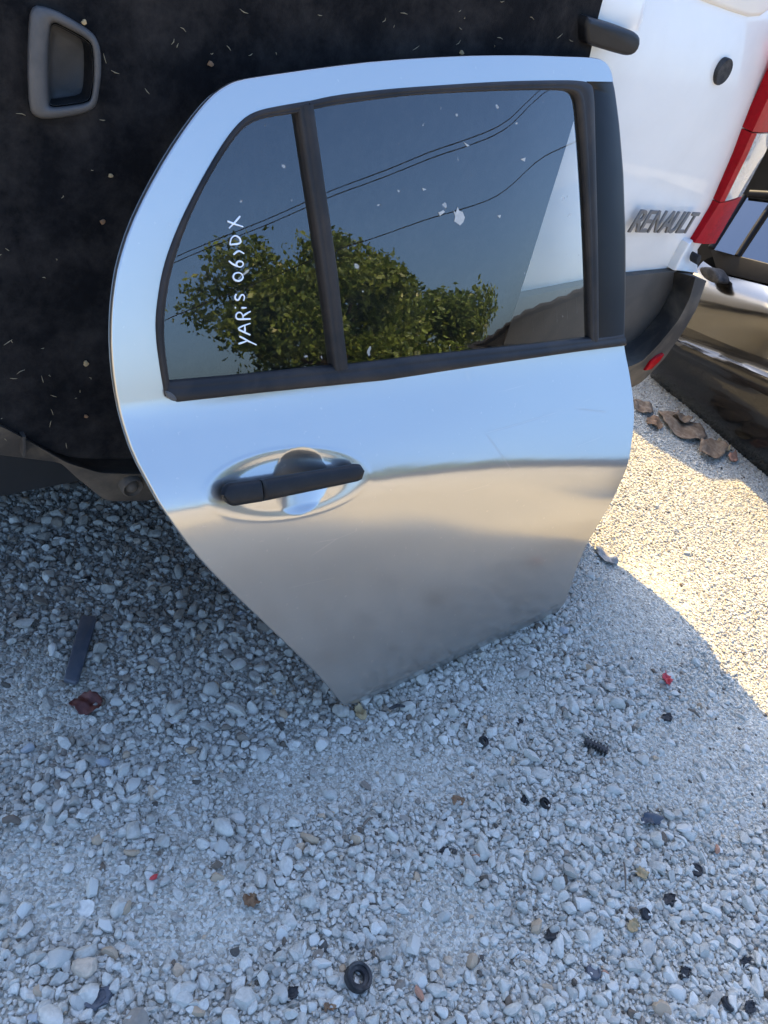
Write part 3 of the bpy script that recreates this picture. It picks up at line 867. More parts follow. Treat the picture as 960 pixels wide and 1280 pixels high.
# outward in-plane direction at rim vertices
dirs = {}
for a, b in bnd:
    t = P3[b] - P3[a]; o_ = np.cross(t, N3[a]); o_ /= np.linalg.norm(o_) + 1e-12
    for q in (a, b): dirs[q] = dirs.get(q, 0) + o_
ids = list(dirs); im = {q: i for i, q in enumerate(ids)}
D = np.array([dirs[q] / (np.linalg.norm(dirs[q]) + 1e-12) for q in ids]); Pb, Nb = P3[ids], N3[ids]
rings = [(.0010, -.0005, .45), (.0018, -.0018, .85), (.0020, -.0040, 1.0), (.0010, -.0065, 1.0), (-.001, -.013, 1.0)]
for o_, w_, a_ in rings:
    V.append(Pb + D * o_ + Nb * w_); q = Nb * (1 - a_) + D * a_
    NN.append(q / np.linalg.norm(q, axis=1)[:, None])
for a, b in bnd:
    ia, ib = im[a], im[b]; prev = (a, b)
    for k in range(len(rings)):
        cur_ = (nv + k * len(ids) + ia, nv + k * len(ids) + ib)
        FS.append((prev[1], prev[0], cur_[0], cur_[1])); prev = cur_
# inner skin
base_ = nv + len(rings) * len(ids)
V.append(surf(uvv, -.0135, False)); NN.append(-N3); FS += [tuple(base_ + t[::-1]) for t in ff]
mesh_obj('body_panel', np.vstack(V), FS, 'silver', door, normals=np.vstack(NN))

def strip(name, A, B, prof, mat, parent, n=160, pix=True, wall=.012):
    """bead between two edges given in photo points; prof = [(t, lift)]"""
    A, B = (door_uv(A), door_uv(B)) if pix else (np.asarray(A), np.asarray(B))
    A, B = resample(A, n), resample(B, n)
    cur = [surf(A, -wall, False)] + [surf(A * (1 - t) + B * t, w, False) for t, w in prof] + [surf(B, -wall, False)]
    V, Fc = loft(cur)
    return mesh_obj(name, V, Fc, mat, parent)
BEAD = [(0, .000), (.08, .0022), (.25, .0036), (.55, .0042), (.68, .0022), (.76, .0030), (.93, .0026), (1, -.002)]
# quarter window surround
q_out = [(206, 496), (198, 450), (194, 415), (195, 385), (203, 335), (221, 285), (249, 229), (280, 176), (302, 149), (321, 138), (350, 132), (386, 126)]
q_in = [(211, 478), (206, 440), (204, 415), (206, 380), (214, 333), (236, 271), (264, 215), (289, 177), (303, 160), (322, 150), (346, 145), (378, 141)]
strip('window_seal', smooth(q_out, 120, 2), smooth(q_in, 120, 2), BEAD, 'seal', door)
t_out = [(384, 127), (417, 119), (480, 111.5), (526, 108), (624, 101.5), (700, 100), (722, 100.5), (738, 103), (743, 112), (744, 180), (747, 300), (748, 428)]
t_in = [(389, 137.5), (420, 131), (480, 123), (526, 118), (624, 113), (690, 112), (712, 113), (720, 118), (724, 130), (730, 200), (736, 320), (738, 428)]
strip('window_seal', smooth(t_out, 200, 2), smooth(t_in, 200, 2), BEAD, 'seal', door, 220)
strip('divider_bar', [(370, 133), (383, 220), (398, 315), (409, 395), (417, 463)], [(390, 130), (405, 232), (421, 342), (429, 420), (434, 460)],
      [(0, .0), (.06, .003), (.2, .005), (.30, .0035), (.36, .0055), (.85, .0058), (.95, .0035), (1, -.002)], 'seal', door)
b_top = [(207, 477), (300, 469), (415, 457), (435, 456), (526, 445), (673, 430), (738, 422), (779, 416)]
b_bot = [(209, 497), (221, 502.5), (330, 490.5), (480, 475.5), (526, 468.5), (673, 446.5), (745, 436.5), (780.5, 432)]
strip('belt_strip', b_top, b_bot, [(0, -.004), (.10, .001), (.30, .0035), (.36, .0030), (.44, .0050), (.86, .0056), (.95, .0040), (1, .0008)], 'seal', door, 220)
tp_l = [(733, 101.8), (742, 112), (743.5, 180), (745.5, 300), (746, 425)]
tp_r = [(767, 102.3), (769, 112), (775, 157), (780.2, 217), (783, 300), (783.2, 360), (781.5, 424)]
strip('pillar_tape', tp_l, tp_r, [(0, .0), (.03, .0012), (.90, .0014), (.96, .0006), (1, -.004)], 'gloss_black', door, 120, wall=.009)
chip = smooth(door_uv([(205, 487), (213, 490), (219, 497), (217, 501.5), (209, 498.5), (205.5, 493)]), 20, 1, True)
bm_obj('seal_end', prism(surf(chip, .0062, False), (0, 1, -.2), .008, .0015), 'grey_plastic', door, smooth_angle=45)

def pane(name, px, lift, label=None):
    lp = smooth(door_uv(px), 160, 1, True)
    g = grid(lp.min(0), lp.max(0), .02); g = g[in_poly(g, lp)]; g = g[~near_poly(g, lp, .006)]
    v, f = skin([lp], g)
    nrm = surf_n(v); p = surf(v, lift, False)
    fl_ = np.cross(p[f[:, 1]] - p[f[:, 0]], p[f[:, 2]] - p[f[:, 0]])
    if (fl_ * nrm[f[:, 0]]).sum() < 0: f = f[:, ::-1]
    return mesh_obj(name, p, f, 'glass', door, normals=nrm)
GL = -.005
quarter = pane('window_glass', [(202, 482), (197, 445), (195, 415), (197, 385), (206, 335), (225, 282), (253, 226), (283, 176), (303, 151), (322, 140), (350, 134), (386, 130), (400, 210), (416, 320), (428, 420), (433, 464), (330, 477)], GL)
main = pane('window_glass', [(375, 134), (417, 122), (480, 114), (526, 111), (624, 105), (700, 104), (735, 106), (741, 180), (744, 300), (745, 432), (673, 440), (526, 456), (422, 466), (412, 400), (392, 260)], GL)

# handwriting in white marker on the quarter glass (read upwards)
def zz8(l): return [(180 + a / 3.2, 110 + b / 3.2) for a, b in l]
circ = lambda cx, cy, rx, ry, n=13, a0=0: [(cx + rx * math.cos(a0 + 2 * math.pi * k / n), cy + ry * math.sin(a0 + 2 * math.pi * k / n)) for k in range(n + 1)]
STROKES = [
    [(386, 1026), (404, 1020), (422, 1014)], [(390, 996), (406, 1004), (422, 1014), (440, 1022), (457, 1030)],          # Y
    [(432, 990), (405, 978), (379, 966), (405, 953), (433, 944)], [(411, 981), (411, 951)],                              # A
    [(433, 926), (405, 927), (378, 928), (374, 912), (382, 900), (396, 900), (403, 912), (404, 926)], [(404, 914), (418, 904), (434, 896)],  # R
    [(398, 882), (417, 881)], [(372, 881), (375, 881)],                                                                  # i
    [(377, 827), (370, 837), (375, 850), (386, 851), (394, 832), (403, 827), (411, 838), (406, 853)],                    # S
    circ(384, 757, 20, 17),                                                                                              # 0
    [(348, 694), (362, 706), (380, 714)] + circ(391, 706, 14, 12, 13, 2.3),                                             # 6
    [(366, 668), (386, 650), (408, 664)],                                                                                # >
    [(352, 628), (396, 624), (392, 602), (374, 590), (356, 600), (351, 628)],                                            # D
    [(342, 534), (372, 546), (404, 556)], [(392, 514), (370, 540), (348, 562)],                                          # X
]
bm = bmesh.new()
for s in STROKES:
    uvp = smooth(door_uv(zz8(s)), max(8, len(s) * 4), 2)
    p = surf(uvp, GL + .0008, False)
    add_tube(bm, p, .00092 * (1 + .22 * np.sin(np.linspace(0, 5, len(p)))), 6)
bm_obj('handwriting', bm, 'ink', quarter, smooth_angle=60)
# dried splash on the main pane
for poly in ([(570, 264), (573, 266), (575, 259), (577, 264), (581, 265), (584, 272), (582, 278), (578, 282), (574, 279), (571, 277), (572, 271)], [(551, 266), (557, 263), (559, 265), (553, 270)], [(583, 178), (590, 182), (587, 183)], [(654, 199), (660, 197), (659, 202)], [(531, 235), (536, 237), (532, 238.5)], [(625, 270), (629, 269), (628, 273)]):
    p = surf(door_uv(poly), GL + .0007, False)
    bm_obj('dried_splash', prism(p, (0, 1, -.3), .0006), 'dropping', main)
# door handle: grip bridging the bowl, end cap with keyhole side
def grip(name, u0px, u1px, top0, bot0, top1, bot1, lift, parent, n=26, r0=True, r1=True):
    A, B = door_uv([u0px], lift)[0], door_uv([u1px], lift)[0]
    hA = abs(door_uv([top0])[0][1] - door_uv([bot0])[0][1]) * .43; hB = abs(door_uv([top1])[0][1] - door_uv([bot1])[0][1]) * .43
    secs = []
    for k in range(n):
        t = k / (n - 1); c = A + (B - A) * t; h = hA + (hB - hA) * t
        dist0, dist1 = t * np.linalg.norm(B - A), (1 - t) * np.linalg.norm(B - A)
        e = 1.0
        if r0 and dist0 < h: e = math.sqrt(max(.0, 1 - (1 - dist0 / h) ** 2))
        if r1 and dist1 < h: e = min(e, math.sqrt(max(.0, 1 - (1 - dist1 / h) ** 2)))
        e = max(e, .02)
        ring = []
        for j in range(18):
            a = 2 * math.pi * j / 18
            cx_, sx_ = math.cos(a), math.sin(a)
            sq = lambda q: math.copysign(abs(q) ** .62, q)
            w = lift + .0085 * sq(sx_) * (.55 + .45 * e)
            ring.append(surf(np.array([[c[0], c[1] + h * e * sq(cx_)]]), w, False)[0])
        secs.append(np.array(ring))
    V, Fc = loft(secs, True)
    Fc.append(tuple(range(18))); Fc.append(tuple(range((n - 1) * 18, n * 18))[::-1])
    return mesh_obj(name, V, Fc, 'handle', parent)
hd = grip('door_handle', (325.5, 612), (453, 588.5), (340, 597), (340, 625.5), (440, 580), (440, 604), .0105, door, r0=False)
grip('handle_cap', (278, 618.5), (324, 612), (310, 600), (310, 631), (324, 598.5), (324, 628), .0105, hd, 18, r1=False)

# ================================================================== BLACK CAR at the right
gA, gB = on_ground([(827, 493)])[0], on_ground([(937, 592)])[0]
cd = gB - gA; cd /= np.linalg.norm(cd)
cn = np.array([cd[1], -cd[0], 0.0])                    # outwards, towards the sunlit strip
if cn[0] > 0: cn = -cn
car = thing('black_car', 'black car body sitting low on the gravel beside the white van', 'car', tuple(gA))
LEV = [  # photo point left end, photo point right border, outward offset
    ((826, 497), (958, 612), -.10), ((827, 486), (960, 588), -.07), ((827, 474), (960, 566), -.02), ((834, 460), (960, 535), .012), ((843, 444), (960, 500), .016),
    ((845, 440), (960, 494), .018), ((846, 437), (960, 490), .034), ((848, 429), (960, 470), .036), ((849, 425), (960, 465), .018),
    ((853, 417), (960, 432), .014), ((857, 409), (960, 406), .016), ((865, 389), (960, 399), .024), ((872, 374), (960, 388), .022), ((882, 355), (960, 372), .004), ((893, 341), (960, 358), -.020), ((896, 338), (960, 354), -.028)]
Acur, Bcur = [], []
for a, b, t in LEV:
    p0 = gA + cn * t
    Acur.append(on_plane([a], p0, cn)[0]); Bcur.append(on_plane([b], p0, cn)[0])
Acur, Bcur = np.array(Acur), np.array(Bcur)
def dense(c):
    return smooth(c, 46, 1)
cols = []
for s_ in (-.62, -.5, -.4, -.3, -.2):
    q = dense(Acur) + cd * s_ * .35 - cn * (.9 * (-.2 - s_) ** 1.2); cols.append(q)
for t in np.linspace(0, 1, 14): cols.append(dense(Acur * (1 - t) + Bcur * t))
C_ = Bcur + cd * .55; C_[:, 2] += .01
D_ = Bcur + cd * 1.1 - cn * .22
for q in (C_, D_): cols.append(dense(q))
nd = 46; kcut = int(np.argmin(np.linalg.norm(cols[5] - Acur[10], axis=1)))
for nm_, lo_, hi_, mt_ in (('lower_body', 0, kcut + 1, 'black_reflect_paint'), ('upper_body', kcut, nd, 'grey_paint')):  # one paint split in two: dark reflection put into the lower colour
    V, Fc = loft([c[lo_:hi_] for c in cols])
    cb = mesh_obj(nm_, V, Fc, mt_, car)
    cb.data.set_sharp_from_angle(angle=math.radians(32))
def car_pt(px, t): return on_plane([px], gA + cn * t, cn)[0]
def car_strip(name, a, b, t, mat, thick=.012, bev=.002):
    pts_ = np.array([car_pt(q, tt) for q, tt in zip(a, t[:len(a)])] + [car_pt(q, tt) for q, tt in zip(b[::-1], t[len(a):][::-1])])
    return bm_obj(name, prism(pts_, -cn, thick, bev), mat, car, smooth_angle=40)
# black belt trim, window panes, pillars and roof rail
ext = lambda a, b, k: (b[0] + (b[0] - a[0]) * k, b[1] + (b[1] - a[1]) * k)
car_strip('belt_trim', [(888, 311), ext((892, 312), (960, 329.5), 1.3)], [(896, 340), ext((896, 340), (960, 355), 1.3)], [-.034, -.034, -.018, -.018], 'trim', .02)
roof_l, roof_r = car_pt((936, 240), -.20), car_pt((975, 238), -.20)
gn = np.array([-.80, -.03, .60])
W1 = car_pt((922, 320), -.036)
W0, W2, T0, T1, T2 = on_plane([(893, 312), ext((892, 312), (960, 330.5), 1.2), (934, 247), (967, 252), (1075, 266)], W1, gn)
def quad(name, pts_, mat, thick=.005):
    return bm_obj(name, prism(np.array(pts_), -gn, thick), mat, car)
quad('window_glass', [W0, W1, T1, T0], 'car_glass')
quad('window_glass', [W1 + cd * .015, W2, T2, T1 + cd * .015], 'car_glass')
bm = bmesh.new(); add_tube(bm, [W1 + cn * .004, (W1 + T1) / 2 + cn * .006, T1 + cn * .004], .008, 8); bm_obj('window_pillar', bm, 'trim', car, smooth_angle=50)
bm = bmesh.new(); add_tube(bm, [W0 - cd * .012 + cn * .004, (W0 + T0) / 2 + cn * .008 - cd * .012, T0 - cd * .012 + cn * .004], .011, 8); bm_obj('window_frame', bm, 'trim', car, smooth_angle=50)
bm = bmesh.new(); add_tube(bm, [T0 + np.array([0, 0, .012]), T1 + np.array([0, 0, .02]), T2 + np.array([0, 0, .02])], .013, 8); bm_obj('roof_rail', bm, 'trim', car, smooth_angle=50)
rear = []  # added body piece, unseen behind the van, casts the shade strip
for s_, t_, zt_ in ((-.42, .12, .80), (-.55, .20, 1.0), (-.75, .22, 1.12), (-1.1, .16, 1.12), (-1.4, .02, .9)):
    o0 = gA + cd * s_ + cn * t_
    rear.append(np.array([o0 + [0, 0, .40], o0 + cn * .02 + [0, 0, .5], o0 + [0, 0, .5 * .4 + zt_ * .6], o0 - cn * .12 + [0, 0, zt_], o0 - cn * .9 + [0, 0, zt_ + .02]]))
V, Fc = loft(rear); mesh_obj('added_shade_body', V, Fc, 'black_reflect_paint', car)
fl = smooth(on_plane([(872, 334), (885, 333), (893, 337), (900, 350), (896, 354), (888, 353), (877, 346)], gA + cn * .05, cn), 24, 1, True)
bm_obj('mirror_stub', prism(fl, -cn, .05, .006), 'rubber', car, smooth_angle=50)
lin_ = np.array([W0 - cd * 1.0, W2 - cd * .05, W2 - cd * .10, W0 - cd * 1.0]); lin_[:2, 2] = .12; lin_[2, 2] = .84; lin_[3, 2] = .98  # dark sheet added to hide sunlit ground behind the windows
bm_obj('dark_cabin_sheet', prism(lin_ - cn * .42, -cn, .04), 'dark', car)
# roof, far side
rf_ = []
for k in range(9):
    t = k / 8
    up = .07 * math.sin(math.pi * t)
    row = np.array([T0 + [0, 0, .02], T1 + [0, 0, .03], T2 + [0, 0, .03]]) - cn * 1.25 * t + np.array([0, 0, up]); rf_.append(row)
V, Fc = loft(rf_); mesh_obj('roof', V, Fc, 'trim', car)
fs = [Acur[0] + cd * -.2, D_[0], D_[-1], Acur[-1] - cd * .05]
bm_obj('front_end', prism(np.array([D_[0], D_[4], D_[9], D_[-1], D_[-1] - cn * 1.0, D_[0] - cn * 1.0]), -cd, .03, .01), 'black_reflect_paint', car, smooth_angle=40)
bn_ = np.array([Bcur[-1] + cd * .1, (Bcur[-1] + D_[-1]) / 2, D_[-1]])
V, Fc = loft([bn_ - cn * 1.25 * t + np.array([0, 0, .06 * math.sin(math.pi * t)]) for t in np.linspace(0, 1, 9)])
mesh_obj('bonnet', V, Fc, 'black_reflect_paint', car)
bm_obj('far_side', prism(np.array(fs) - cn * 1.45, -cn, .02), 'black_reflect_paint', car)

# ================================================================== LITTER on the ground
def crumple(name, px_poly, h, mat, label, cat, seed, amp=.012, group=None, fold=None, n=17):
    """thin crumpled sheet with an outline given in photo points on the ground"""
    rng = np.random.default_rng(seed)
    lp = smooth(on_ground(px_poly, h * .4)[:, :2], 40, 1, True)
    lp += rng.normal(0, .0012, lp.shape)
    size = np.ptp(lp, 0).max(); g = grid(lp.min(0), lp.max(0), size / n)
    g = g[in_poly(g, lp)]; g = g[~near_poly(g, lp, size / n * .4)]
    v, f = skin([lp], g)
    c = lp.mean(0); q = (v - c) / size
    a = rng.uniform(0, 6.28, 6)
    zz = h * .5 + amp * (np.abs(np.sin(6 * q[:, 0] + 3 * q[:, 1] + a[0])) - .5 + .6 * np.sin(9 * q[:, 1] - 5 * q[:, 0] + a[1]) + .35 * np.sin(17 * q[:, 0] + a[2]) * np.sin(15 * q[:, 1] + a[3]))
    edge = np.linalg.norm(q, axis=1); zz += h * edge * (.6 + .8 * np.sin(3 * np.arctan2(q[:, 1], q[:, 0]) + a[4]))
    zz = np.maximum(zz, .002) + relief(v[:, 0], v[:, 1]) + .005
    top = np.c_[v, zz]; k = len(top)
    V = np.vstack([top, top - [0, 0, .0016]])
    fl_ = np.cross(np.c_[v[f[:, 1]] - v[f[:, 0]], np.zeros(len(f))], np.c_[v[f[:, 2]] - v[f[:, 0]], np.zeros(len(f))])[:, 2]
    f = np.where((fl_ < 0)[:, None], f[:, ::-1], f)
    FS = [tuple(t) for t in f] + [tuple(t[::-1] + k) for t in f]
    ec = set()
    for t in f:
        for x, y in ((t[0], t[1]), (t[1], t[2]), (t[2], t[0])): ec.add((int(x), int(y)))
    FS += [(b, a_, a_ + k, b + k) for a_, b in ec if (b, a_) not in ec]
    o = mesh_obj(name, V, FS, mat, loc=(c[0], c[1], 0))
    return tag(o, label, cat, group)
crumple('cardboard_scrap', [(818, 512), (838, 517), (862, 528), (880, 535), (886, 548), (868, 552), (850, 548), (833, 536)], .010, 'card', 'large crumpled brown cardboard scrap in the shade beside the black car', 'cardboard', 1, .010, 'brown paper scraps by the black car')
crumple('cardboard_scrap', [(872, 553), (886, 549), (905, 556), (908, 566), (897, 575), (882, 574), (874, 565)], .022, 'card', 'curled brown cardboard scrap standing up nearest the sunlit gravel', 'cardboard', 2, .012, 'brown paper scraps by the black car')
crumple('cardboard_scrap', [(894, 549), (906, 552), (914, 562), (908, 566), (898, 559)], .014, 'tan_leaf', 'small tan paper scrap touching the black car sill', 'paper scrap', 3, .006, 'brown paper scraps by the black car')
crumple('cardboard_scrap', [(792, 500), (806, 504), (818, 513), (812, 520), (798, 516), (790, 508)], .010, 'card', 'flat brown scrap between the van bumper and the door edge', 'cardboard', 4, .006, 'brown paper scraps by the black car')
crumple('cardboard_scrap', [(838, 520), (850, 517), (864, 524), (861, 531), (846, 529)], .022, 'card', 'folded brown flap lying on top of the large cardboard scrap', 'cardboard', 21, .008, 'brown paper scraps by the black car')
crumple('cardboard_scrap', [(806, 523), (818, 522), (830, 531), (826, 538), (812, 533)], .010, 'dry_leaf', 'dark brown leaf flake left of the large cardboard scrap', 'leaf', 22, .008, 'brown paper scraps by the black car')
crumple('cardboard_scrap', [(911, 566), (920, 566), (925, 573), (917, 578), (909, 573)], .014, 'brick_bit', 'reddish brown flake by the car sill at the end of the scraps', 'paper scrap', 23, .008, 'brown paper scraps by the black car')
crumple('plastic_scrap', [(742, 680), (755, 685), (770, 697), (774, 705), (760, 704), (748, 696)], .005, 'film', 'grey crumpled plastic scrap at the edge of the shade by the door', 'plastic scrap', 5, .006)
crumple('fallen_leaf', [(84, 882), (92, 876), (101, 868), (116, 867), (126, 872), (129, 879), (123, 890), (110, 894), (98, 891), (92, 884)], .010, 'red_leaf', 'dark red fallen leaf lying left of the door', 'leaf', 6, .004)
crumple('dry_leaf', [(442, 884), (450, 880), (457, 886), (460, 896), (453, 900), (446, 896)], .008, 'tan_leaf', 'yellow dry leaf under the lower corner of the door', 'leaf', 7, .003, 'dry leaves on the gravel')
crumple('dry_leaf', [(300, 1127), (308, 1120), (320, 1123), (325, 1131), (314, 1139), (304, 1136)], .010, 'dry_leaf', 'brown curled leaf in the lower left gravel', 'leaf', 8, .004, 'dry leaves on the gravel')
crumple('dry_leaf', [(793, 1088), (801, 1083), (811, 1090), (808, 1100), (798, 1099)], .008, 'tan_leaf', 'tan leaf between two black caps at lower right', 'leaf', 9, .003, 'dry leaves on the gravel')
crumple('dry_leaf', [(784, 1152), (793, 1146), (800, 1155), (796, 1166), (785, 1163)], .010, 'tan_leaf', 'pale tan leaf just below the black fragments at lower right', 'leaf', 10, .004, 'dry leaves on the gravel')
crumple('dry_leaf', [(564, 996), (574, 994), (582, 1001), (576, 1008), (566, 1006)], .006, 'dry_leaf', 'reddish leaf flake on the pale gravel right of the dust patch', 'leaf', 11, .003, 'dry leaves on the gravel')
crumple('dry_leaf', [(402, 1258), (414, 1255), (422, 1260), (414, 1266), (404, 1265)], .006, 'dry_leaf', 'dark brown leaf flake below the rubber ring at the photo edge', 'leaf', 12, .003, 'dry leaves on the gravel')
crumple('red_scrap', [(826, 843), (833, 841), (840, 850), (837, 858), (829, 854)], .010, 'red_bit', 'small bright red scrap on the shaded gravel', 'plastic scrap', 13, .004)
crumple('foil_scrap', [(798, 1022), (810, 1017), (824, 1022), (828, 1029), (815, 1034), (803, 1031)], .012, 'strip', 'dark crinkled plastic scrap on gravel at mid right', 'plastic scrap', 14, .005)
# blue-grey plastic strip
sp_ = on_ground([(101, 769), (119, 768.5), (121, 774), (98, 851), (94, 853.5), (80, 849.5), (80, 846)], .014)
o = bm_obj('plastic_strip', prism(sp_, (0, 0, -1), .007, .003, 2), 'strip', None, loc=tuple(sp_.mean(0)), smooth_angle=45)
tag(o, 'blue grey flat plastic strip lying on gravel at left', 'plastic strip')
# dark rubber ring
def ring_obj(px, ro, ri, h, label, group=None, mat='rubber', name='rubber_ring', tilt=(0, 0, 1)):
    c = on_ground([px], h * .5)[0]
    c[2] += float(relief(c[0], c[1])) + .006
    bm = bmesh.new()
    m_ = (ro + ri) / 2
    lathe(bm, c, tilt, [(ri, -h * .3), (ri, h * .10), (ri * 1.12, h * .18), (m_, h * .20), (m_ * 1.04, h * .42), (ro * .93, h * .5), (ro, h * .35), (ro * .97, .0), (ro, -h * .3), (ro * .9, -h * .5), (ri, -h * .3)], 30)
    o = bm_obj(name, bm, mat, None, loc=tuple(c), smooth_angle=40)
    return tag(o, label, 'rubber ring', group)
ring_obj((447, 1223), .0185, .0084, .014, 'black rubber grommet ring on gravel at the bottom', None, tilt=(.12, -.1, 1))
ring_obj((605, 926), .0098, .0050, .008, 'tiny dark rubber ring just right of the dust patch', None, tilt=(.3, -.3, 1))
ring_obj((681, 1005), .0105, .0052, .008, 'tiny brownish rubber ring left of the dark crinkled scrap', None, 'seal', tilt=(.4, -.2, 1))
def cap_obj(px, r_, label, seed=0, jag=0.0, name='bottle_plug', cat='plastic cap', mat='rubber', squash=.5):
    rng = np.random.default_rng(seed + 40)
    r_ = r_ * .86; c = on_ground([px], .008)[0]; c[2] = float(relief(c[0], c[1])) + r_ * .30 + .003
    bm = bmesh.new()
    tl = (rng.normal(0, .25), rng.normal(0, .25), 1)
    lathe(bm, c, tl, [(r_ * .7, -r_ * .5), (r_, -r_ * .3), (r_, r_ * .15), (r_ * .9, r_ * .28), (r_ * .72, r_ * .30), (r_ * .68, r_ * .16), (0, r_ * .14)], 18)
    if jag:
        for v in bm.verts:
            d = np.array(v.co) - c; v.co = Vector(c + d * (1 + rng.normal(0, jag)) * np.array([1.25, .8, .9]))
    o = bm_obj(name, bm, mat, None, loc=tuple(c), smooth_angle=40)
    return tag(o, label, cat, 'black plastic bits on the gravel')
cap_obj((873, 1085), .0125, 'round black cap upper right of the tan leaf', 1)
cap_obj((811, 1139), .0105, 'round black cap close beside the pale tan leaf', 2)
cap_obj((746, 1211), .0130, 'flat dark blue grey disc among stones at lower right', 3, mat='strip')
cap_obj((914, 1252), .0125, 'large black cap near the bottom right corner', 4)
cap_obj((941, 1257), .0105, 'jagged black chunk nearest the bottom right corner', 5, .18, 'black_chunk', 'plastic chunk')
cap_obj((840, 1121), .0120, 'jagged black chunk between the tan leaf and round cap', 6, .2, 'black_chunk', 'plastic chunk')
cap_obj((836, 894), .0115, 'jagged black chunk below the red scrap', 7, .2, 'black_chunk', 'plastic chunk')
cap_obj((651, 899), .0085, 'small black cap right of the door corner', 8)
cap_obj((693, 1163), .0105, 'jagged black chunk at lower centre right', 9, .22, 'black_chunk', 'plastic chunk')
cap_obj((860, 1213), .0105, 'jagged black chunk above the large black cap', 10, .2, 'black_chunk', 'plastic chunk')
cap_obj((936, 1200), .0085, 'small black crumb near the right photo edge', 11, .25, 'black_chunk', 'plastic chunk')
cap_obj((123, 1247), .0150, 'dark slate coloured lump at the bottom left', 12, .12, 'black_chunk', 'plastic chunk', 'strip')
cap_obj((660, 996), .0085, 'small black crumb beside the tiny brownish ring', 13, .25, 'black_chunk', 'plastic chunk')
cap_obj((366, 1240), .0095, 'black crumb left of the rubber grommet ring', 14, .25, 'black_chunk', 'plastic chunk')
cap_obj((558, 1062), .0090, 'black crumb on the pale gravel above centre bottom', 15, .22, 'black_chunk', 'plastic chunk')
cap_obj((109, 721), .0090, 'black crumb above the blue grey plastic strip', 16, .25, 'black_chunk', 'plastic chunk')
# ribbed black piece
rp = thing('ribbed_clip', 'ribbed black plastic clip right of the door corner', 'plastic clip', tuple(on_ground([(745, 932)], .01)[0]))
ca, cb_ = on_ground([(731, 926)], .01)[0], on_ground([(759, 939)], .01)[0]
ax3 = (cb_ - ca) / np.linalg.norm(cb_ - ca); sd = np.array([-ax3[1], ax3[0], 0])
bm = bmesh.new(); add_tube(bm, [ca, cb_], .006, 6); bm_obj('clip_stem', bm, 'rubber', rp)
for k in range(7):
    c = ca + (cb_ - ca) * (k + .5) / 7
    q = [c + sd * a + np.array([0, 0, b]) for a, b in ((-.008, -.008), (.008, -.008), (.0085, .005), (-.0085, .005))]
    bm_obj('rib', prism(np.array(q), ax3, .0028, .0006), 'rubber', rp)
# sticks and brick crumbs
def stick(pa, pb, r_, label, mat='bark', name='twig', group='twigs on the gravel'):
    a, b = on_ground([pa], .012)[0], on_ground([pb], .010)[0]; mid = (a + b) / 2 + np.array([.002, .002, .003])
    bm = bmesh.new(); add_tube(bm, [a, a * .5 + mid * .5, mid, mid * .5 + b * .5, b], [r_ * .7, r_, r_, r_ * .9, r_ * .6], 7)
    return tag(bm_obj(name, bm, mat, None, loc=tuple(mid), smooth_angle=50), label, 'twig' if mat == 'bark' else 'plastic bit', group)
stick((3, 1026), (25, 1028), .0055, 'short brown twig at the left photo edge')
stick((860, 886), (875, 897), .0028, 'thin dark twig near the sunlit gravel edge')
stick((780, 1078), (782, 1112), .0018, 'thin dark wire twig left of the tan leaf')
stick((453, 1033), (466, 1022), .0022, 'thin curved dark twig on centre gravel')
stick((487, 886), (506, 883), .0035, 'black plastic sliver under the door sill', 'rubber', 'plastic_sliver', None)
def crumb(px, r_, label, mat='brick_bit', seed=0):
    c = on_ground([px], .008)[0]; me = pebble_mesh('brick_crumb', 900 + seed, 2, .6, 9)
    o = link('brick_crumb', me, mat); o.location = (c[0], c[1], float(relief(c[0], c[1])) + .009); o.scale = (r_ * 1.4, r_ * .8, r_ * .9); o.rotation_euler = (.2, .1, seed * 1.3)
    return tag(o, label, 'brick crumb', 'brick crumbs on the gravel')
crumb((525, 1239), .0085, 'orange brick crumb right of the rubber grommet ring', 'brick_bit', 1)
crumb((598, 1068), .0080, 'reddish brick crumb on centre right gravel', 'brick_bit', 2)
crumb((898, 1062), .0085, 'reddish brick crumb at the right above the round cap', 'brick_bit', 3)
crumb((759, 1212), .0055, 'small orange brick crumb beside the flat dark disc', 'brick_bit', 4)
crumb((191, 1099), .0060, 'small crimson crumb in the lower left dust', 'red_bit', 5)

# straw and leaf crumbs caught on the felt panel
bm = bmesh.new()
rs = np.random.default_rng(5)
fixed = [(305, 14, 12, .5), (229, 37, 9, .7), (216, 52, 8, 2.0), (222, 57, 6, 1.9), (286, 60, 8, .9), (131, 73, 13, 1.3), (144, 90, 11, .4), (184, 114, 9, .9), (26, 143, 12, .2), (10, 428, 13, -.6), (26, 465, 12, -.5), (17, 473, 9, .05), (67, 495, 8, .3), (9, 312, 6, .6), (128, 150, 7, .1), (53, 474, 9, 1.3), (65, 515, 8, 1.2), (505, 17, 9, .2), (520, 60, 10, -.6), (573, 53, 8, -.8), (625, 48, 7, 0.3), (480, 25, 7, -.9), (700, 45, 9, -.7), (63, 530, 8, 1.8), (83, 557, 7, 1.4)]
for k in range(26):
    fixed.append((rs.uniform(0, 720), rs.uniform(0, 70), rs.uniform(2, 6), rs.uniform(0, 3.1)) if k % 2 else (rs.uniform(0, 140), rs.uniform(150, 550), rs.uniform(2, 5), rs.uniform(0, 3.1)))
for x, y, l_, a in fixed:
    dx, dy = math.cos(a) * l_ / 2, math.sin(a) * l_ / 2
    p = on_panel([(x - dx, y - dy), (x + rs.normal(0, .7), y + rs.normal(0, .7)), (x + dx, y + dy)], .0022)
    add_tube(bm, p, [.0002, .00048, .0002], 5)
kind(bm_obj('straw_litter', bm, 'straw', None, loc=tuple(on_panel([(120, 120)])[0])), 'stuff')
flk = 0
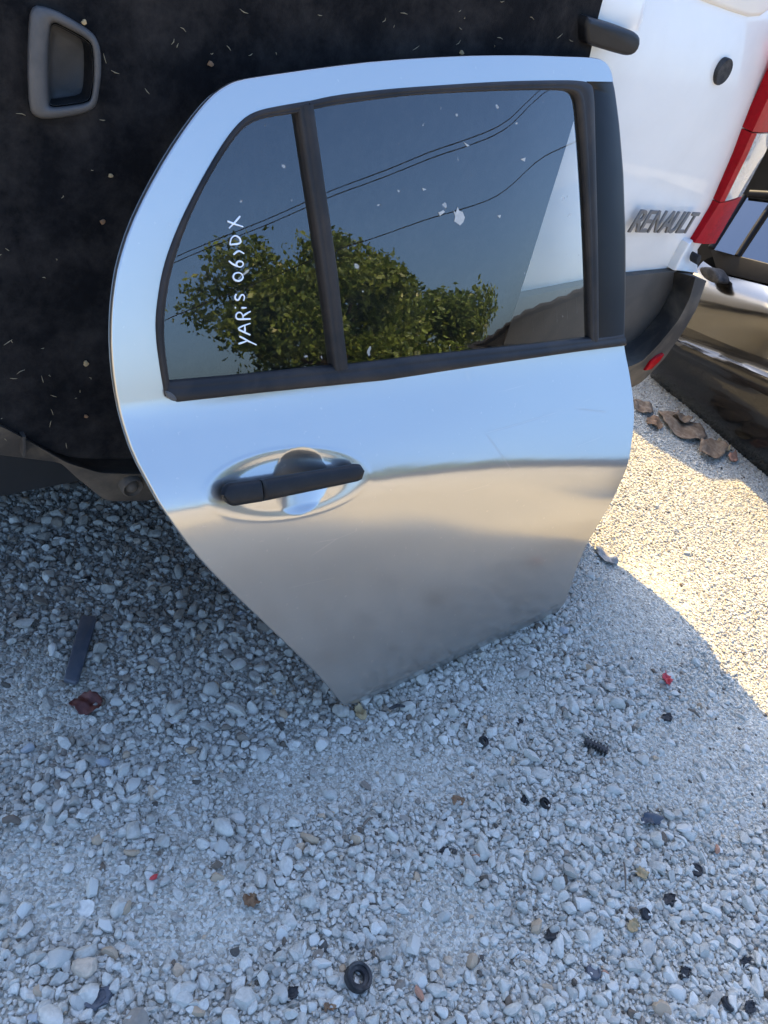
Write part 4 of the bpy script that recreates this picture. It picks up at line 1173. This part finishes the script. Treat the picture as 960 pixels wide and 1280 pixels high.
for x, y, s_, lb in ((106, 28, 4.5, 'tan leaf flake on the rim of the grey pull handle'), (264, 80, 5, 'round tan seed on the black felt right of the pull handle'), (139, 220, 4, 'brown crumb on the black felt below the pull handle'), (129, 278, 4.5, 'brown seed on the black felt left of the door frame'), (108, 455, 4.5, 'brown crumb on the black felt left of the door'), (108, 521, 3.2, 'small yellowish seed low on the black felt'), (578, 66, 3.6, 'tan flake on the felt above the main window')):
    p = on_panel([(x + s_ * .7 * math.cos(t) * (1 + .25 * math.sin(3 * t + x)), y + s_ * .7 * math.sin(t) * (1 + .2 * math.cos(2 * t + y))) for t in np.linspace(0, 5.6, 10)], .017 if flk == 0 else .003)
    o = bm_obj('leaf_flake', prism(p, -pn, .0022, .0007), 'dry_leaf' if flk % 2 else 'tan_leaf', None, loc=tuple(p.mean(0)), smooth_angle=50)
    tag(o, lb, 'leaf flake', 'leaf flakes on the black felt'); flk += 1

# ================================================================== BEHIND THE CAMERA: what the glass and paint mirror
def leaf_cloud(name, clumps, nleaf, size, mat, parent, seed):
    rng = np.random.default_rng(seed)
    V, Fs, tn = [], [], []
    for (c, r_, k) in clumps:
        m_ = int(nleaf * k)
        d = rng.normal(size=(m_, 3)); d /= np.linalg.norm(d, axis=1)[:, None]
        rad_ = r_ * (rng.uniform(.2, 1.0, m_) ** .6) * (1 + .55 * rng.random(m_) ** 6)
        p = np.asarray(c) + d * rad_[:, None] * [1.15, 1.15, .85]
        a = rng.normal(size=(m_, 3)); a /= np.linalg.norm(a, axis=1)[:, None]
        b = np.cross(a, rng.normal(size=(m_, 3))); b /= np.linalg.norm(b, axis=1)[:, None]
        s_ = size * rng.uniform(.6, 1.4, m_)[:, None]
        k0 = sum(len(q) for q in V)
        V.append(np.stack([p - a * s_, p + b * s_ * .55, p + a * s_, p - b * s_ * .55], 1).reshape(-1, 3))
        Fs += [(k0 + 4 * i, k0 + 4 * i + 1, k0 + 4 * i + 2, k0 + 4 * i + 3) for i in range(m_)]
        tn += list(np.repeat(rng.uniform(0, 1, m_), 4))
    o = mesh_obj(name, np.vstack(V), Fs, mat, parent, shade=False)
    at = o.data.attributes.new('tone', 'FLOAT', 'POINT'); at.data.foreach_set('value', tn)
    return o
def tree(loc, hgt, spread, label, seed, dens=1.0):
    rng = np.random.default_rng(seed)
    loc = np.array(loc)
    t = thing('leafy_tree', label, 'tree', tuple(loc))
    bm = bmesh.new()
    add_tube(bm, [loc, loc + [.1, .05, hgt * .22], loc + [.05, .1, hgt * .45], loc + [.15, 0, hgt * .8]], [.22, .17, .12, .04], 10)
    cl = []
    for k in range(34):
        a = rng.uniform(0, 6.28); q = rng.uniform(.15, 1) ** .7; zz = rng.uniform(.06, .95)
        wr = spread * q * math.sqrt(max(.06, 1 - ((zz - .5) / .55) ** 2))
        c = loc + np.array([math.cos(a) * wr, math.sin(a) * wr, zz * hgt])
        cl.append((c, spread * rng.uniform(.14, .30), rng.uniform(.6, 1.3)))
        if k % 3 == 0:
            s0 = loc + [.08, .08, hgt * .35 * rng.uniform(.7, 1.2)]
            add_tube(bm, [s0, s0 * .5 + c * .5 + [0, 0, -.1], c], [.07, .045, .015], 6)
    bm_obj('trunk', bm, 'bark', t, smooth_angle=60)
    leaf_cloud('crown', cl, 700 * dens, .068, 'leaves', t, seed + 1)
def polar(az, d): return np.array([math.sin(math.radians(az)) * d, -math.cos(math.radians(az)) * d, 0.0])
tree(polar(39.5, 15.5), 4.1, 2.6, 'broad leafy tree standing in the yard, mirrored in both panes', 3, 1.5)
tree(polar(45, 18), 3.3, 2.2, 'second leafy tree beside the dark shed, mirrored in the main pane', 8)
# shed: its verge climbs to the right in the mirror
sh0, sh1 = polar(43.0, 9.0), polar(84, 9.5)
shed = thing('dark_shed', 'low dark timber shed with sloping sheet roof, mirrored in the main pane', 'shed', tuple(sh0))
sv = sh1 - sh0; sl_len = np.linalg.norm(sv); sv /= sl_len; sw = np.array([sv[1], -sv[0], 0])
if sw @ sh0 < 0: sw = -sw
h0, h1 = .85, 1.40
nbd = 40
for k in range(nbd):
    a, b = sh0 + sv * sl_len * k / nbd, sh0 + sv * (sl_len * (k + 1) / nbd - .012)
    ha, hb2 = h0 + (h1 - h0) * k / nbd, h0 + (h1 - h0) * (k + 1) / nbd
    q = [a, b, b + [0, 0, hb2], a + [0, 0, ha]]
    bm_obj('board', prism(np.array(q) - sw * (.006 * (k % 2)), sw, .03), 'shed_wall', shed)
rows = []
for k in range(121):
    t = k / 120; p = sh0 + sv * (sl_len * (t * 1.06 - .03)) + np.array([0, 0, h0 + (h1 - h0) * (t * 1.06 - .03) + .06 + .012 * math.sin(k * 1.57)]) - sw * .35
    rows.append(np.array([p, p + sw * 5.0]))
V, Fc = loft(rows); V2 = V - [0, 0, .03]
nV = len(V)
mesh_obj('roof', np.vstack([V, V2]), Fc + [tuple(i + nV for i in f[::-1]) for f in Fc] + [(2 * i, 2 * i + 2, 2 * i + 2 + nV, 2 * i + nV) for i in range(120)], 'shed_roof', shed, shade=False)
q = [sh0 + sw * 4.8, sh1 + sw * 4.8, sh1 + sw * 4.8 + [0, 0, h1], sh0 + sw * 4.8 + [0, 0, h0]]
bm_obj('back_wall', prism(np.array(q), sw, .05), 'shed_wall', shed)
# overhead cables between two poles, out of the mirrored view
pa, pb = polar(14, 17), polar(84, 13)
for p, lb in ((pa, 'wooden cable pole at the near side of the trees'), (pb, 'wooden cable pole beyond the dark shed')):
    bm = bmesh.new(); add_tube(bm, [p, p + [0, 0, 3], p + [0, 0, 5.6]], [.13, .11, .09], 12)
    tag(bm_obj('cable_pole', bm, 'pole', None, loc=tuple(p), smooth_angle=60), lb, 'cable pole', 'cable poles of the yard')
for k, (za, zb, lb) in enumerate(((3.1, 5.5, 'upper overhead cable slung across the yard'), (3.02, 5.38, 'middle overhead cable slung across the yard'), (2.2, 4.3, 'lowest overhead cable slung across the yard'))):
    bm = bmesh.new()
    add_tube(bm, [pa * (1 - t) + pb * t + np.array([0, 0, za * (1 - t) + zb * t - .06 * 4 * t * (1 - t)]) for t in np.linspace(0, 1, 24)], .009, 6)
    tag(bm_obj('overhead_cable', bm, 'cable', None, loc=tuple((pa + pb) / 2), smooth_angle=60), lb, 'cable', 'overhead cables of the yard')
